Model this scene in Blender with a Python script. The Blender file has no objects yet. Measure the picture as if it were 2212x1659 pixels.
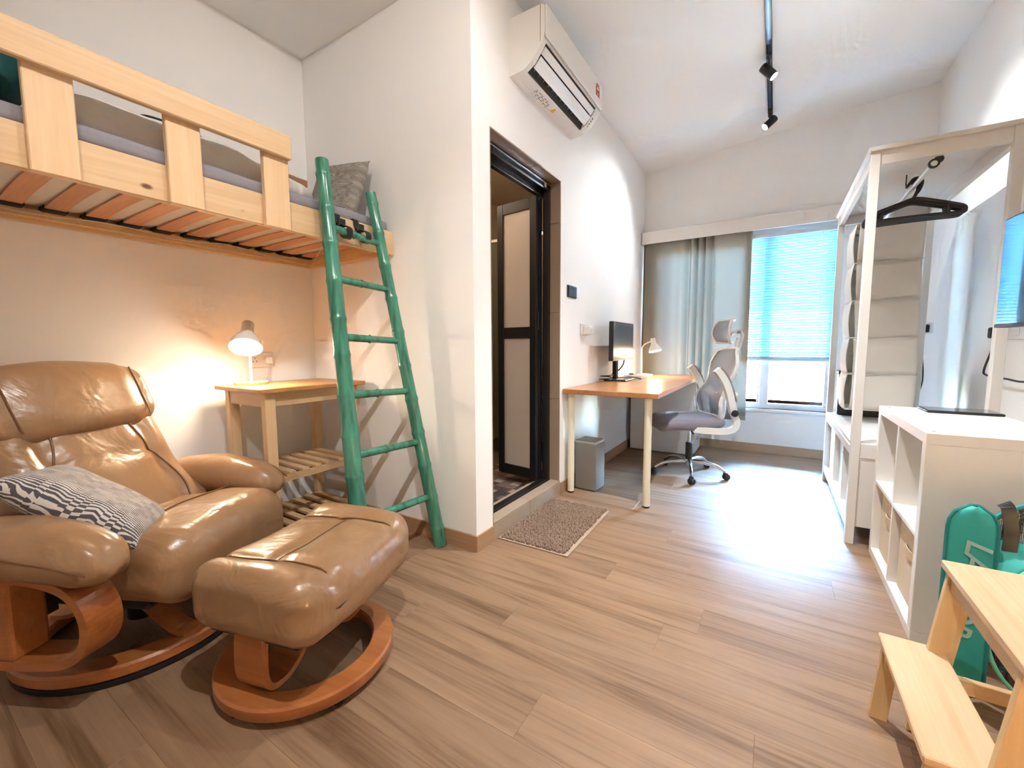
import bpy, bmesh, math, random
from mathutils import Vector, Matrix, noise
random.seed(7)
R = math.radians
sc = bpy.context.scene
col = sc.collection

# ------------------------------------------------------------------ camera, light, exposure
H = 1.085                                   # eye height
cam_d = bpy.data.cameras.new('camera'); cam = bpy.data.objects.new('camera', cam_d); col.objects.link(cam)
cam_d.sensor_width = 36.0; cam_d.lens = 36.0 * 907.0 / 2212.0; cam_d.clip_start = 0.02
cam.location = (0, 0, H)
_yaw, _pitch, _roll = R(31.95), R(5.18), R(-0.25)
cam.rotation_euler = (Matrix.Rotation(_yaw, 4, 'Z') @ Matrix.Rotation(R(90) - _pitch, 4, 'X') @ Matrix.Rotation(_roll, 4, 'Z')).to_euler()
sc.camera = cam
sc.view_settings.view_transform = 'Standard'; sc.view_settings.look = 'None'
sc.view_settings.gamma = 1.0; sc.view_settings.use_curve_mapping = False
sc.view_settings.exposure = 1.65
W = bpy.data.worlds.new('world'); sc.world = W; W.use_nodes = True
_n = W.node_tree.nodes; _l = W.node_tree.links
_sky = _n.new('ShaderNodeTexSky'); _sky.sky_type = 'NISHITA'; _sky.sun_disc = False
_sky.sun_elevation = R(48); _sky.sun_rotation = R(200); _sky.air_density = 1.6; _sky.dust_density = 2.5
_n['Background'].inputs['Strength'].default_value = 40.0
_tint = _n.new('ShaderNodeMixRGB'); _tint.blend_type = 'MULTIPLY'; _tint.inputs[0].default_value = 1.0; _tint.inputs[2].default_value = (.72, .93, 1.15, 1)
_l.new(_sky.outputs[0], _tint.inputs[1]); _l.new(_tint.outputs[0], _n['Background'].inputs['Color'])
sun_d = bpy.data.lights.new('sun', 'SUN'); sun_d.energy = 4.0; sun_d.angle = R(2); sun_d.color = (1, .96, .9)
sun = bpy.data.objects.new('sun', sun_d); col.objects.link(sun); sun.location = (2, -4, 9)
sun.rotation_euler = Vector((-0.25, 1.0, -1.15)).to_track_quat('-Z', 'Y').to_euler()

_pd = bpy.data.lights.new('window_portal', 'AREA'); _pd.shape = 'RECTANGLE'; _pd.size = 1.58; _pd.size_y = 1.72; _pd.cycles.is_portal = True
_po = bpy.data.objects.new('window_portal', _pd); col.objects.link(_po); _po.location = (-.33, 5.02, 1.3); _po.rotation_euler = (R(-90), 0, 0)
sc.cycles.adaptive_threshold = .16; sc.cycles.max_bounces = 6; sc.cycles.diffuse_bounces = 4; sc.cycles.glossy_bounces = 2; sc.cycles.transmission_bounces = 2; sc.cycles.transparent_max_bounces = 6
sc.cycles.caustics_reflective = False; sc.cycles.caustics_refractive = False

# ------------------------------------------------------------------ helpers
ORG = {}
def tagp(o, label, cat, group=None, kind=None):
    o['label'] = label; o['category'] = cat
    if group: o['group'] = group
    if kind: o['kind'] = kind
    return o
def thing(name, label, cat, loc=(0, 0, 0), rotz=0.0, group=None, kind=None):
    o = bpy.data.objects.new(name, None); col.objects.link(o); o.location = loc; o.rotation_euler = (0, 0, rotz)
    o.empty_display_size = .05
    ORG[o] = Vector(loc) if not rotz else Vector((0, 0, 0))
    return tagp(o, label, cat, group, kind)
def org(p):
    return ORG.get(p, Vector((0, 0, 0)))
def obj(name, me, mat, parent=None, smooth=False):
    if isinstance(me, bmesh.types.BMesh):
        m = bpy.data.meshes.new(name); me.to_mesh(m); me.free(); me = m
    o = bpy.data.objects.new(name, me); col.objects.link(o)
    if mat is not None and len(me.materials) == 0: me.materials.append(mat)
    if smooth:
        for p in me.polygons: p.use_smooth = True
    if parent is not None:
        o.parent = parent; ORG[o] = org(parent)
    return o
def bm_box(bm, x0, x1, y0, y1, z0, z1, bev=0.0, seg=1):
    r = bmesh.ops.create_cube(bm, size=1.0)
    vs = r['verts']
    for v in vs:
        v.co = Vector(((x0 + x1) / 2 + v.co.x * (x1 - x0), (y0 + y1) / 2 + v.co.y * (y1 - y0), (z0 + z1) / 2 + v.co.z * (z1 - z0)))
    if bev > 0:
        es = list({e for v in vs for e in v.link_edges})
        bmesh.ops.bevel(bm, geom=es, offset=bev, segments=seg, affect='EDGES', profile=.5)
def box(parent, name, b, mat, bev=0.0, seg=1):
    """axis-aligned box; world coordinates for unrotated things, local ones for rotated things"""
    o = org(parent) if parent is not None else Vector((0, 0, 0))
    bm = bmesh.new(); bm_box(bm, b[0] - o.x, b[1] - o.x, b[2] - o.y, b[3] - o.y, b[4] - o.z, b[5] - o.z, bev, seg)
    return obj(name, bm, mat, parent)
def bm_tube(bm, pts, rad, n=10, caps=True, up=None, flat=None):
    """sweep a circle (or a flat rectangle flat=(w,t)) along pts; rad may be a list"""
    pts = [Vector(p) for p in pts]; N = len(pts)
    rads = rad if isinstance(rad, (list, tuple)) else [rad] * N
    rings = []; prev = None
    for i, p in enumerate(pts):
        t = (pts[min(i + 1, N - 1)] - pts[max(i - 1, 0)])
        if t.length < 1e-9: t = Vector((0, 0, 1))
        t.normalize()
        if prev is None:
            a = Vector(up) if up is not None else (Vector((0, 0, 1)) if abs(t.z) < .9 else Vector((1, 0, 0)))
        else:
            a = prev if up is None else Vector(up)
        s = t.cross(a)
        if s.length < 1e-6: s = t.cross(Vector((0, 1, 0)))
        s.normalize(); u = s.cross(t).normalized(); prev = u
        if flat:
            w, h = flat[0] / 2, flat[1] / 2
            ring = [bm.verts.new(p + s * a_ + u * b_) for a_, b_ in ((-w, -h), (w, -h), (w, h), (-w, h))]
        else:
            ring = [bm.verts.new(p + rads[i] * (math.cos(2 * math.pi * k / n) * s + math.sin(2 * math.pi * k / n) * u)) for k in range(n)]
        rings.append(ring)
    m = len(rings[0])
    for a, b in zip(rings[:-1], rings[1:]):
        for k in range(m):
            bm.faces.new((a[k], a[(k + 1) % m], b[(k + 1) % m], b[k]))
    if caps:
        bm.faces.new(list(reversed(rings[0]))); bm.faces.new(rings[-1])
    return rings
def tube(parent, name, pts, rad, mat, n=10, smooth=True, up=None, flat=None, world=True):
    o = org(parent) if (parent is not None and world) else Vector((0, 0, 0))
    bm = bmesh.new(); bm_tube(bm, [Vector(p) - o for p in pts], rad, n, True, up, flat)
    bmesh.ops.recalc_face_normals(bm, faces=bm.faces)
    ob = obj(name, bm, mat, parent, smooth and not flat)
    if smooth and not flat: autosmooth(ob)
    return ob
def autosmooth(o, ang=40):
    me = o.data
    for p in me.polygons: p.use_smooth = True
    bm = bmesh.new(); bm.from_mesh(me); c = math.cos(R(ang))
    for e in bm.edges:
        if len(e.link_faces) == 2 and e.link_faces[0].normal.dot(e.link_faces[1].normal) < c: e.smooth = False
    bm.to_mesh(me); bm.free()
    return o
def smooth_path(pts, sub=6, closed=False):
    P = [Vector(p) for p in pts]; out = []; N = len(P)
    rng = range(N) if closed else range(N - 1)
    for i in rng:
        if closed: p0, p1, p2, p3 = P[(i - 1) % N], P[i], P[(i + 1) % N], P[(i + 2) % N]
        else: p0, p1, p2, p3 = P[max(i - 1, 0)], P[i], P[i + 1], P[min(i + 2, N - 1)]
        for k in range(sub):
            t = k / sub
            out.append(.5 * ((2 * p1) + (-p0 + p2) * t + (2 * p0 - 5 * p1 + 4 * p2 - p3) * t * t + (-p0 + 3 * p1 - 3 * p2 + p3) * t ** 3))
    out.append(P[0] if closed else P[-1])
    return out
def bm_lathe(bm, prof, n=32, center=(0, 0, 0), close=False):
    c = Vector(center); rings = []
    for r, z in prof:
        if r < 1e-6: rings.append([bm.verts.new(c + Vector((0, 0, z)))])
        else: rings.append([bm.verts.new(c + Vector((r * math.cos(2 * math.pi * k / n), r * math.sin(2 * math.pi * k / n), z))) for k in range(n)])
    prs = list(zip(rings[:-1], rings[1:]))
    if close: prs.append((rings[-1], rings[0]))
    for a, b in prs:
        for k in range(n):
            k2 = (k + 1) % n
            if len(a) == 1 and len(b) == 1: continue
            if len(a) == 1: bm.faces.new((a[0], b[k2], b[k]))
            elif len(b) == 1: bm.faces.new((a[k], a[k2], b[0]))
            else: bm.faces.new((a[k], a[k2], b[k2], b[k]))
def lathe(parent, name, prof, mat, center=(0, 0, 0), n=32, close=False, smooth=True, rot=None):
    bm = bmesh.new(); bm_lathe(bm, prof, n, (0, 0, 0), close)
    c = Vector(center) - (org(parent) if parent is not None else Vector((0, 0, 0)))
    m = Matrix.Translation(c) @ (rot.to_4x4() if rot is not None else Matrix.Identity(4))
    bmesh.ops.transform(bm, matrix=m, verts=bm.verts)
    bmesh.ops.recalc_face_normals(bm, faces=bm.faces)
    o = obj(name, bm, mat, parent)
    return autosmooth(o) if smooth else o
def prism(parent, name, poly, axis, a0, a1, mat, bev=0.0, local=False):
    """polygon in the two other axes, extruded along axis 'x','y','z' from a0 to a1"""
    o = org(parent) if (parent is not None and not local) else Vector((0, 0, 0))
    def mk(p, a):
        v = {'x': (a, p[0], p[1]), 'y': (p[0], a, p[1]), 'z': (p[0], p[1], a)}[axis]
        return Vector(v) - o
    bm = bmesh.new(); A = [bm.verts.new(mk(p, a0)) for p in poly]; B = [bm.verts.new(mk(p, a1)) for p in poly]
    n = len(poly)
    bm.faces.new(A); bm.faces.new(list(reversed(B)))
    for k in range(n): bm.faces.new((A[k], B[k], B[(k + 1) % n], A[(k + 1) % n]))
    bmesh.ops.recalc_face_normals(bm, faces=bm.faces)
    if bev: bmesh.ops.bevel(bm, geom=bm.edges[:], offset=bev, segments=2, affect='EDGES', profile=.5)
    return obj(name, bm, mat, parent)
def rbox(hx, hy, hz, r, n=14, fn=None, center=(0, 0, 0)):
    """rounded soft box with an even mesh, then deformed by fn(Vector)->Vector"""
    bm = bmesh.new(); c = Vector(center); h = Vector((hx, hy, hz))
    S = [math.sin((-1 + 2 * i / n) * math.pi / 2) for i in range(n + 1)]
    rr = Vector((min(r, hx), min(r, hy), min(r, hz)))
    for ax in range(3):
        for sg in (-1, 1):
            g = []
            for i in range(n + 1):
                row = []
                for j in range(n + 1):
                    p = [0, 0, 0]; p[ax] = sg; p[(ax + 1) % 3] = S[i]; p[(ax + 2) % 3] = S[j]
                    q = Vector((p[0] * hx, p[1] * hy, p[2] * hz))
                    inn = Vector([max(-(h[k] - rr[k]), min(h[k] - rr[k], q[k])) for k in range(3)])
                    d = q - inn; e = Vector([d[k] / rr[k] if rr[k] > 0 else 0 for k in range(3)])
                    if e.length > 1e-9:
                        e.normalize(); q = inn + Vector([e[k] * rr[k] for k in range(3)])
                    row.append(bm.verts.new(q))
                g.append(row)
            for i in range(n):
                for j in range(n):
                    f = (g[i][j], g[i + 1][j], g[i + 1][j + 1], g[i][j + 1])
                    bm.faces.new(f if sg > 0 else tuple(reversed(f)))
    bmesh.ops.remove_doubles(bm, verts=bm.verts, dist=1e-5)
    for v in bm.verts:
        v.co = (fn(v.co.copy()) if fn else v.co) + c
    return bm
def soft(parent, name, hx, hy, hz, r, mat, center=(0, 0, 0), n=14, fn=None, xf=None, world=False):
    bm = rbox(hx, hy, hz, r, n, fn)
    c = Vector(center) - (org(parent) if (world and parent is not None) else Vector((0, 0, 0)))
    m = Matrix.Translation(c) @ (xf if xf is not None else Matrix.Identity(4))
    bmesh.ops.transform(bm, matrix=m, verts=bm.verts)
    bmesh.ops.recalc_face_normals(bm, faces=bm.faces)
    return obj(name, bm, mat, parent, True)
def grid_surf(parent, name, f, nu, nv, mat, thick=0.0, smooth=True):
    bm = bmesh.new(); g = [[bm.verts.new(f(i / nu, j / nv)) for j in range(nv + 1)] for i in range(nu + 1)]
    for i in range(nu):
        for j in range(nv): bm.faces.new((g[i][j], g[i + 1][j], g[i + 1][j + 1], g[i][j + 1]))
    bmesh.ops.recalc_face_normals(bm, faces=bm.faces)
    if thick: bmesh.ops.solidify(bm, geom=bm.faces[:], thickness=thick)
    return obj(name, bm, mat, parent, smooth)
def text_mesh(parent, name, body, size, mat, m, depth=0.0006, align='CENTER', shear=0.0, bold=False):
    cu = bpy.data.curves.new(name, 'FONT'); cu.body = body; cu.size = size; cu.extrude = depth
    cu.align_x = align; cu.align_y = 'CENTER'; cu.shear = shear; cu.resolution_u = 3
    if bold: cu.offset = size * .02
    t = bpy.data.objects.new(name, cu); col.objects.link(t)
    dg = bpy.context.evaluated_depsgraph_get(); me = bpy.data.meshes.new_from_object(t.evaluated_get(dg))
    bpy.data.objects.remove(t); me.transform(m); me.name = name
    return obj(name, me, mat, parent)
def basis(o, x, y, z):
    m = Matrix((x, y, z)).transposed().to_4x4(); m.translation = Vector(o); return m

# ------------------------------------------------------------------ materials
def newmat(name):
    m = bpy.data.materials.new(name); m.use_nodes = True
    return m, m.node_tree, m.node_tree.nodes['Principled BSDF']
def nd(nt, typ, **kw):
    n = nt.nodes.new(typ)
    for k, v in kw.items():
        if k in n.inputs: n.inputs[k].default_value = v
        else: setattr(n, k, v)
    return n
def c4(c): return (c[0], c[1], c[2], 1.0)
def hexc(s):
    v = [int(s[i:i + 2], 16) / 255 for i in (0, 2, 4)]
    return tuple(x / 12.92 if x <= .04045 else ((x + .055) / 1.055) ** 2.4 for x in v)
def plain(name, c, rough=.5, metal=0.0, coat=0.0, emit=None, es=0.0, noise_bump=None, trans=0.0, var=0.0, sheen=0.0, spec=None):
    m, nt, b = newmat(name)
    b.inputs['Base Color'].default_value = c4(c); b.inputs['Roughness'].default_value = rough; b.inputs['Metallic'].default_value = metal
    b.inputs['Coat Weight'].default_value = coat; b.inputs['Sheen Weight'].default_value = sheen
    if spec is not None: b.inputs['Specular IOR Level'].default_value = spec
    if emit: b.inputs['Emission Color'].default_value = c4(emit); b.inputs['Emission Strength'].default_value = es
    tc = nd(nt, 'ShaderNodeTexCoord')
    nz = nd(nt, 'ShaderNodeTexNoise', Scale=noise_bump[0] if noise_bump else 12.0, Detail=4.0)
    nt.links.new(tc.outputs['Object'], nz.inputs['Vector'])
    if noise_bump:
        bp = nd(nt, 'ShaderNodeBump', Strength=noise_bump[1], Distance=noise_bump[2] if len(noise_bump) > 2 else .002)
        nt.links.new(nz.outputs['Fac'], bp.inputs['Height']); nt.links.new(bp.outputs['Normal'], b.inputs['Normal'])
    if var:
        mx = nd(nt, 'ShaderNodeMixRGB', blend_type='MULTIPLY', Fac=1.0); mx.inputs[1].default_value = c4(c)
        rp = nd(nt, 'ShaderNodeMapRange'); rp.inputs['To Min'].default_value = 1 - var; rp.inputs['To Max'].default_value = 1 + var * .3
        nt.links.new(nz.outputs['Fac'], rp.inputs['Value']); nt.links.new(rp.outputs[0], mx.inputs[2]); nt.links.new(mx.outputs[0], b.inputs['Base Color'])
    return m
def wood(name, c1, c2, axis='x', rough=.45, scale=1.0, coat=0.0, knots=False, grain=1.0, rnd=True, c3=None, bump=.15):
    m, nt, b = newmat(name); L = nt.links.new
    tc = nd(nt, 'ShaderNodeTexCoord'); oi = nd(nt, 'ShaderNodeObjectInfo')
    off = nd(nt, 'ShaderNodeVectorMath', operation='SCALE'); off.inputs[0].default_value = (37.0, 91.0, 53.0)
    L(oi.outputs['Random'], off.inputs['Scale'])
    add = nd(nt, 'ShaderNodeVectorMath', operation='ADD'); L(tc.outputs['Object'], add.inputs[0])
    if rnd: L(off.outputs[0], add.inputs[1])
    mp = nd(nt, 'ShaderNodeMapping'); L(add.outputs[0], mp.inputs['Vector'])
    s = [14.0 * scale] * 3; s['xyz'.index(axis)] = 1.1 * scale; mp.inputs['Scale'].default_value = s
    n1 = nd(nt, 'ShaderNodeTexNoise', Scale=1.0, Detail=6.0, Roughness=.62, Distortion=1.2); L(mp.outputs[0], n1.inputs['Vector'])
    mp2 = nd(nt, 'ShaderNodeMapping'); L(add.outputs[0], mp2.inputs['Vector'])
    s2 = [130.0 * scale] * 3; s2['xyz'.index(axis)] = 3.0 * scale; mp2.inputs['Scale'].default_value = s2
    n2 = nd(nt, 'ShaderNodeTexNoise', Scale=1.0, Detail=3.0); L(mp2.outputs[0], n2.inputs['Vector'])
    mix = nd(nt, 'ShaderNodeMixRGB', blend_type='MIX', Fac=.35 * grain); L(n1.outputs['Fac'], mix.inputs[1]); L(n2.outputs['Fac'], mix.inputs[2])
    cr = nd(nt, 'ShaderNodeValToRGB'); L(mix.outputs[0], cr.inputs['Fac'])
    cr.color_ramp.elements[0].position = .33; cr.color_ramp.elements[0].color = c4(c2)
    cr.color_ramp.elements[1].position = .66; cr.color_ramp.elements[1].color = c4(c1)
    if c3:
        e = cr.color_ramp.elements.new(.5); e.color = c4(c3)
    out = cr.outputs[0]
    if knots:
        vo = nd(nt, 'ShaderNodeTexVoronoi', Scale=5.0); mpk = nd(nt, 'ShaderNodeMapping'); sk = [1.0] * 3; sk['xyz'.index(axis)] = .55; mpk.inputs['Scale'].default_value = sk
        L(add.outputs[0], mpk.inputs['Vector']); L(mpk.outputs[0], vo.inputs['Vector'])
        rk = nd(nt, 'ShaderNodeValToRGB'); rk.color_ramp.elements[0].position = .028; rk.color_ramp.elements[1].position = .06
        rk.color_ramp.elements[0].color = (.24, .12, .05, 1); rk.color_ramp.elements[1].color = (1, 1, 1, 1); L(vo.outputs['Distance'], rk.inputs['Fac'])
        mk = nd(nt, 'ShaderNodeMixRGB', blend_type='MULTIPLY', Fac=1.0); L(out, mk.inputs[1]); L(rk.outputs[0], mk.inputs[2]); out = mk.outputs[0]
    if rnd:
        hv = nd(nt, 'ShaderNodeHueSaturation'); mr = nd(nt, 'ShaderNodeMapRange'); mr.inputs['To Min'].default_value = .93; mr.inputs['To Max'].default_value = 1.06
        L(oi.outputs['Random'], mr.inputs['Value']); L(mr.outputs[0], hv.inputs['Value']); L(out, hv.inputs['Color']); out = hv.outputs[0]
    L(out, b.inputs['Base Color']); b.inputs['Roughness'].default_value = rough; b.inputs['Coat Weight'].default_value = coat
    bp = nd(nt, 'ShaderNodeBump', Strength=bump, Distance=.0015); L(n2.outputs['Fac'], bp.inputs['Height']); L(bp.outputs['Normal'], b.inputs['Normal'])
    return m
def leather(name):
    m, nt, b = newmat(name); L = nt.links.new
    tc = nd(nt, 'ShaderNodeTexCoord')
    n1 = nd(nt, 'ShaderNodeTexNoise', Scale=3.5, Detail=5.0, Roughness=.6); L(tc.outputs['Object'], n1.inputs['Vector'])
    cr = nd(nt, 'ShaderNodeValToRGB'); L(n1.outputs['Fac'], cr.inputs['Fac'])
    cr.color_ramp.elements[0].position = .3; cr.color_ramp.elements[0].color = c4(hexc('8c6a4a'))
    cr.color_ramp.elements[1].position = .75; cr.color_ramp.elements[1].color = c4(hexc('a48160'))
    L(cr.outputs[0], b.inputs['Base Color'])
    b.inputs['Roughness'].default_value = .3; b.inputs['Coat Weight'].default_value = .18; b.inputs['Coat Roughness'].default_value = .2
    wv = nd(nt, 'ShaderNodeTexNoise', Scale=5.0, Detail=2.0, Distortion=2.6); L(tc.outputs['Object'], wv.inputs['Vector'])
    vo = nd(nt, 'ShaderNodeTexVoronoi', Scale=260.0); L(tc.outputs['Object'], vo.inputs['Vector'])
    b1 = nd(nt, 'ShaderNodeBump', Strength=.42, Distance=.016); L(wv.outputs['Fac'], b1.inputs['Height'])
    b2 = nd(nt, 'ShaderNodeBump', Strength=.12, Distance=.001); L(vo.outputs['Distance'], b2.inputs['Height']); L(b1.outputs[0], b2.inputs['Normal'])
    L(b2.outputs[0], b.inputs['Normal']); L(b2.outputs[0], b.inputs['Coat Normal'])
    return m
def stripes(name, dark, light):
    """fabric print of short wavering brush strokes in columns"""
    m, nt, b = newmat(name); L = nt.links.new
    tc = nd(nt, 'ShaderNodeTexCoord'); mp = nd(nt, 'ShaderNodeMapping'); L(tc.outputs['Object'], mp.inputs['Vector'])
    nz = nd(nt, 'ShaderNodeTexNoise', Scale=9.0, Detail=2.0); L(mp.outputs[0], nz.inputs['Vector'])
    ad = nd(nt, 'ShaderNodeMixRGB', blend_type='ADD', Fac=.035); L(mp.outputs[0], ad.inputs[1]); L(nz.outputs['Color'], ad.inputs[2])
    sp = nd(nt, 'ShaderNodeSeparateXYZ'); L(ad.outputs[0], sp.inputs[0])
    # column index along x
    cx = nd(nt, 'ShaderNodeMath', operation='MULTIPLY'); cx.inputs[1].default_value = 42.0; L(sp.outputs['X'], cx.inputs[0])
    fl = nd(nt, 'ShaderNodeMath', operation='FLOOR'); L(cx.outputs[0], fl.inputs[0])
    wn = nd(nt, 'ShaderNodeTexWhiteNoise', noise_dimensions='1D'); L(fl.outputs[0], wn.inputs['W'])
    ph = nd(nt, 'ShaderNodeMath', operation='MULTIPLY_ADD'); ph.inputs[1].default_value = 6.0; L(wn.outputs['Value'], ph.inputs[0])
    yy = nd(nt, 'ShaderNodeMath', operation='MULTIPLY'); yy.inputs[1].default_value = 900.0; L(sp.outputs['Y'], yy.inputs[0]); L(yy.outputs[0], ph.inputs[2])
    sn = nd(nt, 'ShaderNodeMath', operation='SINE'); L(ph.outputs[0], sn.inputs[0])
    cv = nd(nt, 'ShaderNodeCombineXYZ'); L(fl.outputs[0], cv.inputs[0]); sy = nd(nt, 'ShaderNodeMath', operation='MULTIPLY'); sy.inputs[1].default_value = 30.0; L(sp.outputs['Y'], sy.inputs[0])
    L(sy.outputs[0], cv.inputs[1]); n3 = nd(nt, 'ShaderNodeTexNoise', Scale=1.3, Detail=1.0); L(cv.outputs[0], n3.inputs['Vector'])
    th = nd(nt, 'ShaderNodeMapRange'); th.inputs['From Min'].default_value = .3; th.inputs['From Max'].default_value = .7; th.inputs['To Min'].default_value = .5; th.inputs['To Max'].default_value = -.4; L(n3.outputs['Fac'], th.inputs['Value'])
    gt = nd(nt, 'ShaderNodeMath', operation='GREATER_THAN'); L(sn.outputs[0], gt.inputs[0]); L(th.outputs[0], gt.inputs[1])
    mx = nd(nt, 'ShaderNodeMixRGB'); mx.inputs[1].default_value = c4(dark); mx.inputs[2].default_value = c4(light); L(gt.outputs[0], mx.inputs['Fac'])
    L(mx.outputs[0], b.inputs['Base Color']); b.inputs['Roughness'].default_value = .85
    return m
def glassy(name, tint=(1, 1, 1), gloss=.04, rough=.02):
    m, nt, b = newmat(name); L = nt.links.new; nt.nodes.remove(b)
    t = nd(nt, 'ShaderNodeBsdfTransparent', Color=c4(tint)); g = nd(nt, 'ShaderNodeBsdfGlossy', Roughness=rough)
    fr = nd(nt, 'ShaderNodeFresnel', IOR=1.45); mx = nd(nt, 'ShaderNodeMixShader'); L(fr.outputs[0], mx.inputs[0]); L(t.outputs[0], mx.inputs[1]); L(g.outputs[0], mx.inputs[2])
    L(mx.outputs[0], nt.nodes['Material Output'].inputs['Surface'])
    return m
def translucent(name, c, fac=.4, rough=.7, bump=None):
    m, nt, b = newmat(name); L = nt.links.new
    b.inputs['Base Color'].default_value = c4(c); b.inputs['Roughness'].default_value = rough
    t = nd(nt, 'ShaderNodeBsdfTranslucent', Color=c4(c)); mx = nd(nt, 'ShaderNodeMixShader', Fac=fac)
    L(b.outputs[0], mx.inputs[1]); L(t.outputs[0], mx.inputs[2]); L(mx.outputs[0], nt.nodes['Material Output'].inputs['Surface'])
    if bump:
        tc = nd(nt, 'ShaderNodeTexCoord'); nz = nd(nt, 'ShaderNodeTexNoise', Scale=bump[0], Detail=3.0); L(tc.outputs['Object'], nz.inputs['Vector'])
        bp = nd(nt, 'ShaderNodeBump', Strength=bump[1], Distance=.004); L(nz.outputs['Fac'], bp.inputs['Height']); L(bp.outputs[0], b.inputs['Normal'])
    return m
def netting(name, c, hole=.45, scale=220.0, rough=.6):
    """fine mesh cloth: threads with see-through holes"""
    m, nt, b = newmat(name); L = nt.links.new
    b.inputs['Base Color'].default_value = c4(c); b.inputs['Roughness'].default_value = rough
    tc = nd(nt, 'ShaderNodeTexCoord'); vo = nd(nt, 'ShaderNodeTexVoronoi', Scale=scale); vo.inputs['Randomness'].default_value = 0.15
    L(tc.outputs['Object'], vo.inputs['Vector'])
    lt = nd(nt, 'ShaderNodeMath', operation='LESS_THAN'); lt.inputs[1].default_value = hole; L(vo.outputs['Distance'], lt.inputs[0])
    t = nd(nt, 'ShaderNodeBsdfTransparent'); mx = nd(nt, 'ShaderNodeMixShader'); L(lt.outputs[0], mx.inputs[0]); L(b.outputs[0], mx.inputs[1]); L(t.outputs[0], mx.inputs[2])
    L(mx.outputs[0], nt.nodes['Material Output'].inputs['Surface'])
    return m
MT = {}
MT['wall'] = plain('wall_paint', hexc('f7f5f3'), .75, noise_bump=(140.0, .06, .001))
MT['ceil'] = plain('ceiling_paint', hexc('f8f8f8'), .85, noise_bump=(90.0, .05, .001))
MT['plank'] = wood('floor_plank', hexc('987a5f'), hexc('674a31'), 'x', .52, .8, .0, grain=.75, c3=hexc('8c6e54'), bump=.12)
MT['base'] = wood('baseboard_wood', hexc('b59270'), hexc('a07c5c'), 'x', .5, .8)
MT['basey'] = wood('baseboard_wood_y', hexc('b59270'), hexc('a07c5c'), 'y', .5, .8)
MT['piney'] = wood('pine_y', hexc('dec09a'), hexc('caa678'), 'y', .5, .7, knots=True)
MT['pinez'] = wood('pine_z', hexc('e2c49e'), hexc('d4b084'), 'z', .5, .7)
MT['pinex'] = wood('pine_x', hexc('e4c08e'), hexc('d0a470'), 'x', .5, .7)
MT['slatw'] = wood('birch_slat', hexc('cf9a74'), hexc('b9825c'), 'x', .55, .7)
MT['birchx'] = wood('birch_x', hexc('dcbc94'), hexc('caa478'), 'x', .45, .8)
MT['birchy'] = wood('birch_y', hexc('dcbc94'), hexc('caa478'), 'y', .45, .8)
MT['birchz'] = wood('birch_z', hexc('e0c29c'), hexc('d0ac80'), 'z', .45, .8)
MT['carttop'] = wood('cart_top', hexc('d09a5e'), hexc('b47c42'), 'y', .35, .9)
MT['stooly'] = wood('stool_y', hexc('d9bc98'), hexc('c4a27c'), 'y', .45, .8)
MT['stoolz'] = wood('stool_z', hexc('dabc92'), hexc('caa878'), 'z', .45, .8)
MT['stoolx'] = wood('stool_x', hexc('dabc92'), hexc('caa878'), 'x', .45, .8)
MT['desk'] = wood('desk_top', hexc('c08a5c'), hexc('a06a40'), 'y', .3, 1.0, coat=.1)
MT['cherry'] = wood('cherry_bentwood', hexc('ad6c3c'), hexc('93562c'), 'x', .3, .9, coat=.25, grain=.6)
MT['shelfw'] = wood('walnut_shelf', hexc('b98a68'), hexc('8e6244'), 'y', .5, .9)
MT['leather'] = leather('tan_leather')
MT['seam'] = plain('seam', hexc('6b4526'), .5)
MT['bamboo'] = None
MT['black'] = plain('black_plastic', (.012, .012, .013), .4)
MT['blackm'] = plain('black_metal', (.01, .01, .011), .35, .3)
MT['rubber'] = plain('rubber', (.008, .008, .008), .7)
MT['screen'] = plain('screen', (.006, .007, .009), .12, coat=.6, spec=.6)
MT['monscreen'] = plain('monitor_screen', (.03, .032, .038), .3)
MT['white'] = plain('white_lacquer', hexc('e9e4de'), .32)
MT['whitep'] = plain('white_plastic', hexc('ecebe9'), .35)
MT['whitem'] = plain('white_metal', hexc('e9e6dc'), .35)
MT['creamm'] = plain('cream_metal', hexc('ece4cc'), .35)
MT['chrome'] = plain('chrome', (.75, .75, .77), .12, 1.0)
MT['grey'] = plain('grey_plastic', hexc('8e8a88'), .5)
MT['greyl'] = plain('grey_light', hexc('b8b4b0'), .5)
MT['greyf'] = plain('grey_fabric', hexc('87808a'), .9, noise_bump=(600.0, .3, .001), sheen=.2)
MT['sheet'] = plain('grey_sheet', hexc('8d8a92'), .9, noise_bump=(30.0, .3, .01))
MT['duvet'] = plain('white_duvet', hexc('dcd6d0'), .85, noise_bump=(9.0, .5, .03))
MT['matt'] = plain('mattress_cover', hexc('cfc6ba'), .9, noise_bump=(120.0, .3, .002))
MT['teal'] = plain('teal_fabric', hexc('0f4a4a'), .85, noise_bump=(60.0, .2, .003))
MT['canvas'] = plain('beige_canvas', hexc('d9c9b4'), .9, noise_bump=(500.0, .3, .001))
MT['canvasw'] = plain('white_canvas', hexc('e2ddd6'), .9, noise_bump=(400.0, .3, .001))
MT['curtain'] = translucent('curtain_cloth', hexc('8d877a'), .03, .85)
MT['curtainedge'] = plain('curtain_lining', hexc('4a423c'), .9)
MT['orgz'] = translucent('organizer_cloth', hexc('efeae2'), .25, .85, (14.0, .35))
MT['slat'] = translucent('blind_slat', hexc('93c6d8'), .012, .5)
MT['glass'] = glassy('window_glass', (.96, .99, 1.0))
MT['alu'] = plain('white_aluminium', hexc('d8dbe2'), .35, .1)
MT['tilej'] = plain('jamb_tile', hexc('9d8673'), .35, var=.15)
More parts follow.
